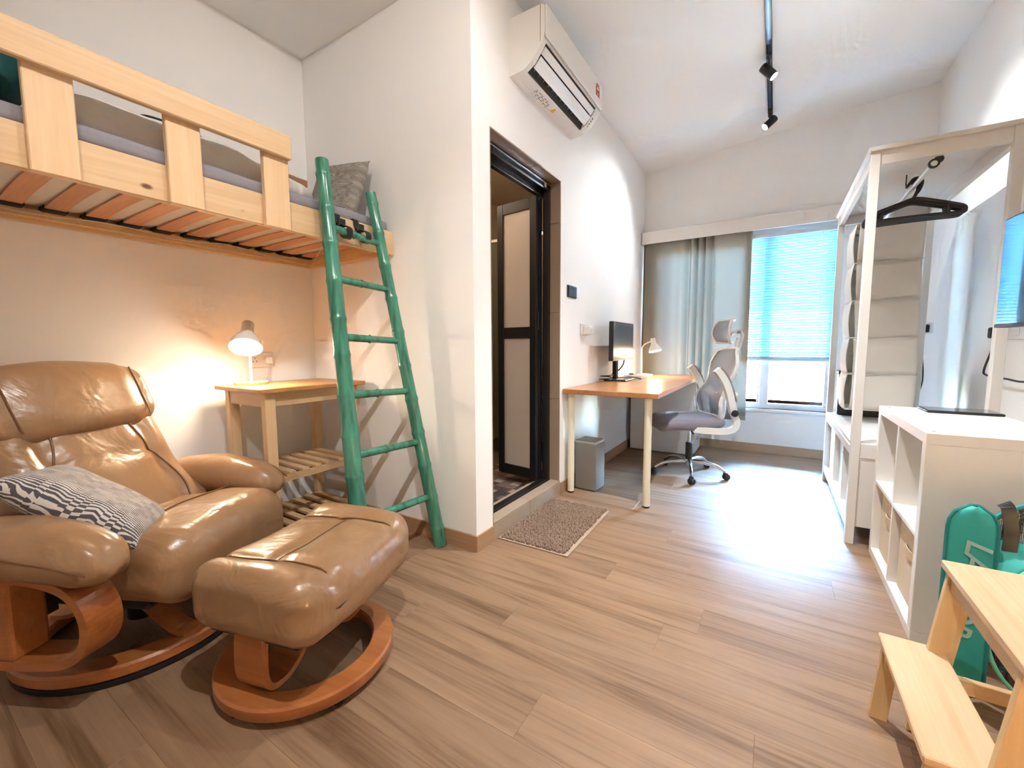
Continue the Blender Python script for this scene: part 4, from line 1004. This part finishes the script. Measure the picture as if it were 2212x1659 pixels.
# energy label on the front panel
el = []
for k in range(13): 
    a = math.pi * k / 12; el.append((2.80 + .036 * math.cos(a), 2.775 + .036 * math.sin(a)))
XF = -1.068
def yzpoly(parent, name, poly, x, t, mat): return prism(parent, name, poly, 'x', x, x + t, mat)
lab = yzpoly(ac, 'energy_label', [(2.764, 2.69)] + [(2.836, 2.69)] + el, XF, .0006, plain('label_white', hexc('f0ecea'), .5))
rr_ = []
for k in range(13):
    a = math.pi * k / 12; rr_.append((2.80 + .033 * math.cos(a), 2.775 + .033 * math.sin(a)))
yzpoly(lab, 'label_red', [(2.767, 2.728), (2.833, 2.728)] + rr_, XF + .0006, .0004, plain('label_red', hexc('b5372f'), .5))
yzpoly(lab, 'label_dial', [(2.80 + .017 * math.cos(math.pi * k / 10), 2.768 + .017 * math.sin(math.pi * k / 10)) for k in range(11)], XF + .001, .0004, MT['whitep'])
ym = plain('label_star', hexc('f0b43c'), .5)
for k in range(5):
    a = math.pi * (.1 + .2 * k); cy_, cz_ = 2.80 + .026 * math.cos(a), 2.772 + .026 * math.sin(a)
    yzpoly(lab, 'label_star', [(cy_ + .005 * math.cos(q * 2 * math.pi / 5 + math.pi / 2) * (1 if True else 1), cz_ + .005 * math.sin(q * 2 * math.pi / 5 + math.pi / 2)) for q in range(5)], XF + .001, .0004, ym)
yzpoly(lab, 'label_star', [(2.80 + .009 * math.cos(q * 2 * math.pi / 5 + math.pi / 2), 2.742 + .009 * math.sin(q * 2 * math.pi / 5 + math.pi / 2)) for q in range(5)], XF + .001, .0004, ym)
# fine print and warning triangle underneath
pk = plain('print_grey', hexc('6d675f'), .6)
for r_ in range(6):
    for k in range(7):
        if (r_ * 5 + k * 3) % 7 in (1,): continue
        yk = 2.245 + k * .028; 
        box(ac, 'print', (-1.222 - r_ * .0085, -1.2185 - r_ * .0085, yk, yk + .012 + .01 * ((r_ + k) % 2), 2.5436 + (0.0086 * (.04 - r_ * .0085) / .1) * 0 + .0005 + .0082 * (1 - (r_ * .0085 + .022) / .093) * 0, 2.553), pk) if False else None
for r_ in range(5):
    zt = 2.545 + (2.553 - 2.545) * ((-1.226 - r_ * .0095 - XD) / (-1.20 - XD))
    for k in range(6):
        if (r_ * 5 + k * 3) % 7 == 1: continue
        yk = 2.25 + k * .032
        box(ac, 'print', (-1.2285 - r_ * .0095, -1.2245 - r_ * .0095, yk, yk + .014 + .01 * ((r_ + k) % 2), zt - .0006, zt + .001), pk)
prism(ac, 'warning_triangle', [(-1.255, 2.47), (-1.255, 2.51), (-1.222, 2.49)], 'z', 2.5468, 2.552, ym)
for k in range(4): box(ac, 'indicator', (-1.155 + k * .012, -1.150 + k * .012, AY1 - .05, AY1 - .044, 2.574 + k * .0125, 2.584 + k * .0125), pk)

# ------------------------------------------------------------------ track lights
def ceil_z(x): return 2.975 + (x - XD) / (XR + .12 - XD) * .23
TX = -.12; TZ = ceil_z(TX)
trk = thing('light_track', 'black lighting track running along the ceiling', 'track', (TX, 2.0, TZ))
box(trk, 'rail', (TX - .0175, TX + .0175, -.55, 4.47, TZ - .022, TZ + .004), MT['black'], .002)
box(trk, 'rail_slot', (TX - .006, TX + .006, -.54, 4.46, TZ - .0225, TZ - .0218), plain('track_slot', hexc('4a5870'), .3, .5))
bulbw = plain('spot_lens', (1, .95, .9), .5, emit=(1, .93, .84), es=35.0)
def head(y, aim, label, e, ang=75, blend=.9, colr=(1, .975, .95), z=-.115):
    t = thing('track_spotlight', label, 'spotlight', (TX, y, TZ - .022), group='track spotlights')
    box(t, 'adapter', (TX - .016, TX + .016, y - .05, y + .05, TZ - .036, TZ - .0225), MT['black'], .002)
    c = Vector((TX, y, TZ + z)); a = (Vector(aim) - c).normalized()
    tube(t, 'stem', [(TX, y, TZ - .034), (TX, y, TZ + z + .01)], .008, MT['black'], 8)
    x = a.orthogonal().normalized(); yv = a.cross(x); rot = Matrix((x, yv, a)).transposed()
    lathe(t, 'barrel', [(0, -.055), (.029, -.055), (.030, -.05), (.030, .055), (.027, .055), (.027, .045), (0, .045)], MT['black'], c, 28, rot=rot)
    lathe(t, 'lens', [(0, .0465), (.0265, .0465), (.0265, .0456)], bulbw, c, 24, rot=rot)
    d = bpy.data.lights.new('spot', 'SPOT'); d.energy = e; d.color = colr; d.spot_size = R(ang); d.spot_blend = blend; d.shadow_soft_size = .02
    o = bpy.data.objects.new('spot', d); col.objects.link(o); o.parent = t
    o.location = c + a * .062 - org(t); o.rotation_euler = a.to_track_quat('-Z', 'Y').to_euler()
    return t
head(3.57, (XR, 3.50, 1.55), 'nearer black track spotlight turned towards the wardrobe', 26, 80, colr=(.93, .97, 1))
head(4.36, (XD, 3.65, 1.75), 'farther black track spotlight turned towards the desk wall', 36, 78, colr=(.93, .97, 1))
head(1.35, (-1.9, 1.0, 1.2), 'black track spotlight above the recliner, outside the picture', 15, 115)
head(.35, (-.6, .7, .0), 'black track spotlight over the middle of the floor, outside the picture', 50, 115)
head(-.35, (-1.85, 1.7, 1.7), 'black track spotlight turned to the bed alcove, outside the picture', 25, 80)
head(2.3, (-.05, 2.35, 0), 'unseen black track spotlight added as fill light above the open floor', 105, 88, colr=(.92, .97, 1))  # extra head added out of view as general fill, bounced off the floor
# ------------------------------------------------------------------ open wardrobe
WX, WXb, WYn, WYf = .371, .905, 2.845, 4.145
wr = thing('open_wardrobe', 'white open wardrobe frame with hanging rail and low shelf', 'wardrobe', (.64, 3.5, 0))
wm = MT['white']
for x in (WX, WXb - .04):
    for y in (WYn, WYf - .04): box(wr, 'post', (x, x + .04, y, y + .04, 0, 2.052), wm, .002)
box(wr, 'top_board', (WX - .01, WXb + .01, WYn - .01, WYf + .01, 2.052, 2.072), wm, .002)
for y in (WYn + .006, WYf - .034): box(wr, 'top_rail', (WX + .04, WXb - .04, y, y + .028, 1.985, 2.052), wm, .001)
for x in (WX + .006, WXb - .034): box(wr, 'top_rail', (x, x + .028, WYn + .04, WYf - .04, 1.985, 2.052), wm, .001)
box(wr, 'shelf_board', (WX + .006, WXb - .006, WYn + .006, WYf - .006, .535, .556), wm)
box(wr, 'shelf_rail', (WX + .003, WX + .03, WYn + .04, WYf - .04, .485, .535), wm, .002)
for y in (WYn + .006, WYf - .034): box(wr, 'shelf_rail', (WX + .04, WXb - .04, y, y + .028, .48, .534), wm, .001)
box(wr, 'bottom_board', (WX + .02, WXb - .006, WYn + .03, WYf - .03, .10, .12), wm)
box(wr, 'bottom_rail', (WX + .004, WX + .02, WYn + .04, WYf - .04, .075, .125), wm, .002)
for y in (WYn + .01, WYf - .03): box(wr, 'side_panel', (WX + .04, WXb - .04, y, y + .016, .10, .48), wm)
for y in (3.27, 3.70): box(wr, 'divider', (WX + .02, WXb - .01, y - .008, y + .008, .12, .535), wm)
rod = tube(wr, 'rod', [(.615, WYn + .03, 1.955), (.615, WYf - .03, 1.955)], .0125, MT['whitem'], 14)
for y in (WYn + .036, WYf - .036):
    lathe(rod, 'rod_holder', [(.0135, -.006), (.022, -.006), (.022, .006), (.0135, .006)], MT['black'], (.615, y, 1.955), 20, True, rot=Matrix.Rotation(R(90), 3, 'X'))
    lathe(rod, 'end_cap', [(0, -.003), (.018, -.003), (.018, .003), (0, .003)], MT['black'], (.632, y - .0, 1.972), 18, rot=Matrix.Rotation(R(90), 3, 'X'))
tube(wr, 'hook_screw', [(.60, 3.33, 1.99), (.60, 3.33, 2.052)], .003, MT['black'], 6)
def fabric_bin(label, x0, x1, y0, y1, z0, z1, mat, hm, group=None):
    t = thing('fabric_bin', label, 'storage bin', ((x0 + x1) / 2, (y0 + y1) / 2, z0), group=group)
    bm = bmesh.new(); o = org(t)
    bm_box(bm, x0 - o.x, x1 - o.x, y0 - o.y, y1 - o.y, 0, z1 - z0, .008, 2)
    f = max([f for f in bm.faces], key=lambda f: f.calc_center_median().z); bmesh.ops.inset_region(bm, faces=[f], thickness=.006); bmesh.ops.translate(bm, verts=f.verts[:], vec=(0, 0, -(z1 - z0) * .9))
    obj('body', bm, mat, t)
    yc = (y0 + y1) / 2; zc = z0 + (z1 - z0) * .66
    tube(t, 'handle', smooth_path([(x0 + .001, yc - .06, zc), (x0 - .005, yc - .03, zc - .003), (x0 - .006, yc, zc - .004), (x0 - .005, yc + .03, zc - .003), (x0 + .001, yc + .06, zc)], 5), .01, hm, up=(0, 0, 1), flat=(.004, .034))
    return t
hm = plain('leather_tab', hexc('cdb492'), .6)
fabric_bin('white fabric bin on the wardrobe floor nearest the window', WX + .035, .80, 3.73, 4.08, .1205, .47, MT['canvasw'], MT['canvasw'], 'wardrobe bins')
fabric_bin('white fabric bin on the wardrobe floor in the middle bay', WX + .05, .80, 3.30, 3.67, .1205, .47, MT['canvasw'], MT['canvasw'], 'wardrobe bins')
# hangers
def hanger(y, tilt, label):
    t = thing('clothes_hanger', label, 'hanger', (.615, y, 1.955), R(tilt), group='black hangers on the rail')
    z0 = -.012
    hk = smooth_path([(-.022, 0, .006), (-.018, 0, .022), (0, 0, .0285), (.019, 0, .02), (.024, 0, -.004), (.014, 0, -.04), (.0, 0, -.065), (.0, 0, -.085)], 5)
    tube(t, 'hook', hk, .0055, MT['black'], 8, world=False)
    body = smooth_path([(.0, 0, -.083), (.06, 0, -.098), (.155, 0, -.132), (.192, 0, -.148), (.200, 0, -.165), (.186, 0, -.180), (.10, 0, -.178), (0, 0, -.177), (-.10, 0, -.178), (-.186, 0, -.180), (-.200, 0, -.165), (-.192, 0, -.148), (-.155, 0, -.132), (-.06, 0, -.098)], 5, True)
    tube(t, 'shoulders', body, .0095, MT['black'], 8, world=False)
    for s in (-1, 1):
        tube(t, 'strap_notch', [(s * .135, 0, -.128), (s * .138, 0, -.176)], .006, MT['black'], 6, world=False)
    return t
for k, (y, tl) in enumerate(((3.17, 3), (3.195, -1), (3.22, 4), (3.245, 0), (3.27, -3))):
    hanger(y, tl, ('black plastic clothes hanger on the wardrobe rail, ' + ['first', 'second', 'third', 'fourth', 'fifth'][k] + ' from the viewer'))
# hanging organiser
og = thing('hanging_organizer', 'white cloth hanging shelf organiser in the wardrobe', 'organizer', (.60, 3.78, .66))
ox0, ox1, oy0, oy1 = .425, .765, 3.62, 3.93
levels = [.645, .885, 1.13, 1.375, 1.62, 1.87]
for k in range(5):
    z0, z1 = levels[k], levels[k + 1]
    def side_f(u, v, z0=z0, z1=z1, k=k):
        x = ox0 + .02 + u * (ox1 - ox0 - .02); z = z0 + v * (z1 - z0)
        return Vector((x + .008 * math.sin(k + 2 * v), oy0 + .012 * math.sin(math.pi * v) * -1 + .006 * math.sin(6 * u + k) + .004 * noise.noise(Vector((u * 4, v * 4, k))), z - .012 * u * (1 - v) * 0)) - org(og)
    grid_surf(og, 'side_panel', side_f, 14, 8, MT['orgz'], .002)
    def far_f(u, v, z0=z0, z1=z1): return Vector((ox0 + .02 + u * (ox1 - ox0 - .02), oy1, z0 + v * (z1 - z0))) - org(og)
    grid_surf(og, 'far_panel', far_f, 4, 2, MT['orgz'], .002)
    def front_f(u, v, z0=z0, z1=z1, k=k):
        return Vector((ox0 - .012 * math.sin(math.pi * v) + .02 * (1 - abs(2 * u - 1)) * 0, oy0 + u * (oy1 - oy0), z0 + v * (z1 - z0) - .008 * math.sin(math.pi * u))) - org(og)
    grid_surf(og, 'front_flap', front_f, 10, 8, MT['orgz'], .002)
    box(og, 'shelf', (ox0, ox1, oy0 + .004, oy1 - .004, z0 - .003, z0 + .003), MT['canvasw'])
    tube(og, 'seam', [(ox0, oy0 - .001, z0), (ox1, oy0 - .001, z0 + .0)], .0022, MT['canvasw'], 6)
box(og, 'top', (ox0, ox1, oy0, oy1, 1.868, 1.874), MT['canvasw'])
for x in (.56, .67): tube(og, 'hook', smooth_path([(x * .5 + .3075, 3.78, 1.874), (.615, 3.775, 1.93), (.633, 3.775, 1.955), (.615, 3.775, 1.973), (.598, 3.775, 1.96)], 4), .003, MT['chrome'], 6)
bb = thing('storage_box', 'black box standing on the wardrobe shelf behind the cloth organiser', 'box', (.62, 4.02, .557))
box(bb, 'body', (.42, .84, 3.96, 4.085, .557, .865), MT['black'], .006); box(bb, 'lid', (.415, .845, 3.955, 4.09, .865, .89), MT['black'], .004)

# ------------------------------------------------------------------ cube shelf
KX0, KX1, KY0, KY1, KZ = .466, .852, 2.0, 2.79, .775
ks = thing('cube_shelf', 'white four-cube shelf unit beside the wardrobe', 'shelf unit', (.66, 2.4, 0))
box(ks, 'top', (KX0, KX1, KY0, KY1, KZ - .04, KZ), wm, .0015); box(ks, 'bottom', (KX0, KX1, KY0, KY1, 0, .04), wm, .0015)
for y0, y1 in ((KY0, KY0 + .04), (KY1 - .04, KY1)): box(ks, 'side', (KX0, KX1, y0, y1, .04, KZ - .04), wm, .0015)
yc = (KY0 + KY1) / 2
box(ks, 'shelf', (KX0 + .002, KX1, KY0 + .04, KY1 - .04, .379, .396), wm, .001)
for z0, z1 in ((.04, .379), (.396, KZ - .04)): box(ks, 'upright', (KX0 + .002, KX1, yc - .009, yc + .009, z0, z1), wm, .001)
for x, y in ((KX0 + .03, KY0 + .05), (KX0 + .03, KY1 - .05)): lathe(ks, 'screw_cap', [(0, 0), (.006, 0), (.006, .0012), (0, .0012)], MT['grey'], (x, y, KZ), 12)
fabric_bin('beige canvas bin in the lower cube of the shelf beside the stool', KX0 + .03, KX1 - .03, KY0 + .05, yc - .02, .0405, .365, MT['canvas'], hm, 'cube shelf bins')
fabric_bin('beige canvas bin in the lower cube of the shelf nearer the wardrobe', KX0 + .03, KX1 - .03, yc + .02, KY1 - .05, .0405, .365, MT['canvas'], hm, 'cube shelf bins')
tb = thing('tablet', 'thin black tablet lying flat on the white cube shelf', 'tablet', (.73, 2.68, KZ))
box(tb, 'case', (.60, .845, 2.60, 2.76, KZ, KZ + .011), MT['black'], .004, 2); box(tb, 'screen', (.608, .837, 2.608, 2.752, KZ + .011, KZ + .0115), MT['screen'])

# ------------------------------------------------------------------ television and cables on the right wall
tv = thing('television', 'wall-mounted television with blue reflections at the right edge', 'television', (.80, 2.645, 1.153), R(3))
TVX = .0
box(tv, 'cabinet', (TVX, TVX + .045, -.86, .0, .0, .452), MT['black'], .004)
box(tv, 'screen', (TVX - .0012, TVX - .0002, -.852, -.008, .015, .445), plain('tv_screen', (.008, .012, .018), .08, coat=1.0, spec=1.0))
box(tv, 'bezel', (TVX - .003, TVX, -.858, -.002, .001, .014), plain('tv_bezel', hexc('3a4350'), .4, .5))
box(tv, 'mount_arm', (TVX + .045, .222, -.46, -.40, .18, .26), MT['blackm']); box(tv, 'mount_plate', (.205, .222, -.54, -.32, .12, .34), MT['blackm'])
s4 = thing('wall_socket', 'white wall socket with black plug below the television', 'socket', (XR, 3.2, 1.15))
box(s4, 'plate', (XR - .009, XR, 3.11, 3.40, 1.108, 1.19), MT['whitep'], .002)
box(s4, 'switch', (XR - .013, XR - .009, 3.15, 3.20, 1.125, 1.165), MT['whitep'], .002)
box(s4, 'plug', (XR - .06, XR - .009, 3.305, 3.36, 1.115, 1.175), MT['black'], .006)
tube(s4, 'cord', smooth_path([(XR - .04, 3.33, 1.118), (XR - .04, 3.35, 1.05), (XR - .035, 3.44, .94), (XR - .03, 3.42, .91), (XR - .03, 3.2, .905), (XR - .03, 2.9, .93), (XR - .06, 2.6, 1.2)], 6), .005, MT['cable'], 8)
s5 = thing('wall_socket', 'black plug and hanging cord in the corner beyond the wardrobe', 'socket', (XR, 4.6, 1.18))
box(s5, 'plate', (XR - .009, XR, 4.57, 4.72, 1.17, 1.255), MT['whitep'], .002); box(s5, 'plug', (XR - .06, XR - .009, 4.62, 4.68, 1.18, 1.24), MT['black'], .006)
tube(s5, 'cord', smooth_path([(XR - .045, 4.65, 1.18), (XR - .03, 4.66, 1.0), (XR - .025, 4.62, .8), (XR - .04, 4.66, .6), (XR - .04, 4.6, .25)], 5), .005, MT['cable'], 8)

# ------------------------------------------------------------------ step stool
st = thing('step_stool', 'birch two-step stool at the lower right', 'stool', (.48, 1.325, 0))
SY0, SY1 = 1.10, 1.552
box(st, 'top', (.412, .668, SY0, SY1, .479, .50), MT['stooly'], .003)
box(st, 'step', (.293, .43, SY0 + .006, SY1 - .006, .231, .25), MT['stooly'], .003)
for y in (SY0 + .018, SY1 - .036):
    prism(st, 'front_leg', [(.42, .479), (.475, .479), (.415, .0), (.362, .0)], 'y', y, y + .018, MT['stoolz'], .001)
    prism(st, 'rear_leg', [(.605, .479), (.655, .479), (.705, .0), (.652, .0)], 'y', y, y + .018, MT['stoolz'], .001)
    prism(st, 'step_leg', [(.302, .231), (.342, .231), (.322, .0), (.281, .0)], 'y', y, y + .018, MT['stoolz'], .001)
    box(st, 'side_rail', (.305, .665, y + (.0182 if y < 1.3 else -.0182), y + (.0362 if y < 1.3 else -.0002), .165, .205), MT['stoolx'], .002)
box(st, 'apron', (.425, .441, SY0 + .037, SY1 - .037, .43, .479), MT['stooly'], .001)
box(st, 'rear_rail', (.64, .658, SY0 + .037, SY1 - .037, .2, .25), MT['stooly'], .001)

# ------------------------------------------------------------------ teal pop-up bag
bag = thing('popup_bag', 'teal collapsible mesh bag with white lettering beside the cube shelf', 'bag', (.66, 1.8, 0))
tealm = plain('teal_nylon', hexc('2aa39b'), .55, noise_bump=(40.0, .3, .004)); dkteal = plain('teal_binding', hexc('1f7f80'), .6); ltg = plain('mint_binding', hexc('7fd8b4'), .5)
netm = netting('black_netting', hexc('1c1a18'), .42, 260.0)
def cap_f(u, v):
    # capsule-shaped front panel
    z = .012 + v * .595; hw = .054
    zt = .607 - .075
    w = hw if z < zt else hw * math.sqrt(max(0, 1 - ((z - zt) / .076) ** 2))
    return Vector((.526 + (u - .5) * 2 * w, 1.755 - .018 * math.sin(math.pi * u) + .10 * (v - .5) * 0, z)) - org(bag)
fp = grid_surf(bag, 'front_panel', cap_f, 12, 30, tealm, .004)
tube(fp, 'panel_binding', [cap_f(0, k / 24) + org(bag) for k in range(25)] + [cap_f(1, 1 - k / 24) + org(bag) for k in range(25)], .005, dkteal, 6)
wl = plain('bag_letter', hexc('9fc3ba'), .6)
tm_ = basis(Vector((.522, 1.7345, .355)) - org(bag), Vector((-.10, 0, -1)).normalized(), Vector((1, 0, -.10)).normalized(), Vector((0, -1, 0)))
text_mesh(fp, 'lettering', 'LAVNDR', .078, wl, tm_, .0005, shear=.25, bold=True)
ring = [(.735 + .215 * math.cos(a), 1.86 + .03 * math.cos(a), .335 + .285 * math.sin(a)) for a in [2 * math.pi * k / 40 for k in range(41)]]
tube(bag, 'hoop', ring, .008, dkteal, 8)
ring2 = [(.745 + .165 * math.cos(a), 1.80 + .03 * math.cos(a), .235 + .225 * math.sin(a)) for a in [2 * math.pi * k / 40 for k in range(41)]]
tube(bag, 'hoop', ring2, .006, ltg, 8)
def net_f(cx, cy, cz, rx, rz):
    def f(u, v):
        a = 2 * math.pi * u; return Vector((cx + rx * v * math.cos(a), cy + .03 * v * math.cos(a) + .012 * math.sin(3 * a) * v * (1 - v), cz + rz * v * math.sin(a))) - org(bag)
    return f
grid_surf(bag, 'mesh_panel', net_f(.735, 1.86, .335, .215, .285), 32, 6, netm)
grid_surf(bag, 'mesh_panel', net_f(.745, 1.80, .235, .165, .225), 32, 6, netm)
def gus_f(u, v): return Vector((.575 + u * .12, 1.765 + v * .07 + u * .03, .46 - .16 * (1 - u) * (1 - v) + .03 * math.sin(u * 3))) - org(bag)
grid_surf(bag, 'gusset', gus_f, 8, 8, tealm, .003)
tube(bag, 'strap', smooth_path([(.615, 1.85, .60), (.622, 1.835, .585), (.63, 1.828, .52), (.628, 1.825, .46)], 5), .01, MT['black'], up=(0, 1, 0), flat=(.032, .003))
# ------------------------------------------------------------------ low lantern, out of the picture, that warms the stool
ln = thing('floor_lantern', 'low paper lantern lamp on the floor right of the viewer, outside the picture', 'lamp', (.80, .30, 0))
lathe(ln, 'base', [(0, 0), (.07, 0), (.07, .02), (0, .02)], MT['birchx'], (.80, .30, 0), 24)
tube(ln, 'stem', [(.80, .30, .02), (.80, .30, .30)], .008, MT['black'], 8)
lathe(ln, 'shade', [(.085, .27), (.10, .30), (.10, .46), (.085, .49)], translucent('lantern_paper', (1, .92, .8), .6), (.80, .30, 0), 28)
point(ln, 'lamp_light', (.80, .30, .39), 17.0, (1, .70, .34), .05)
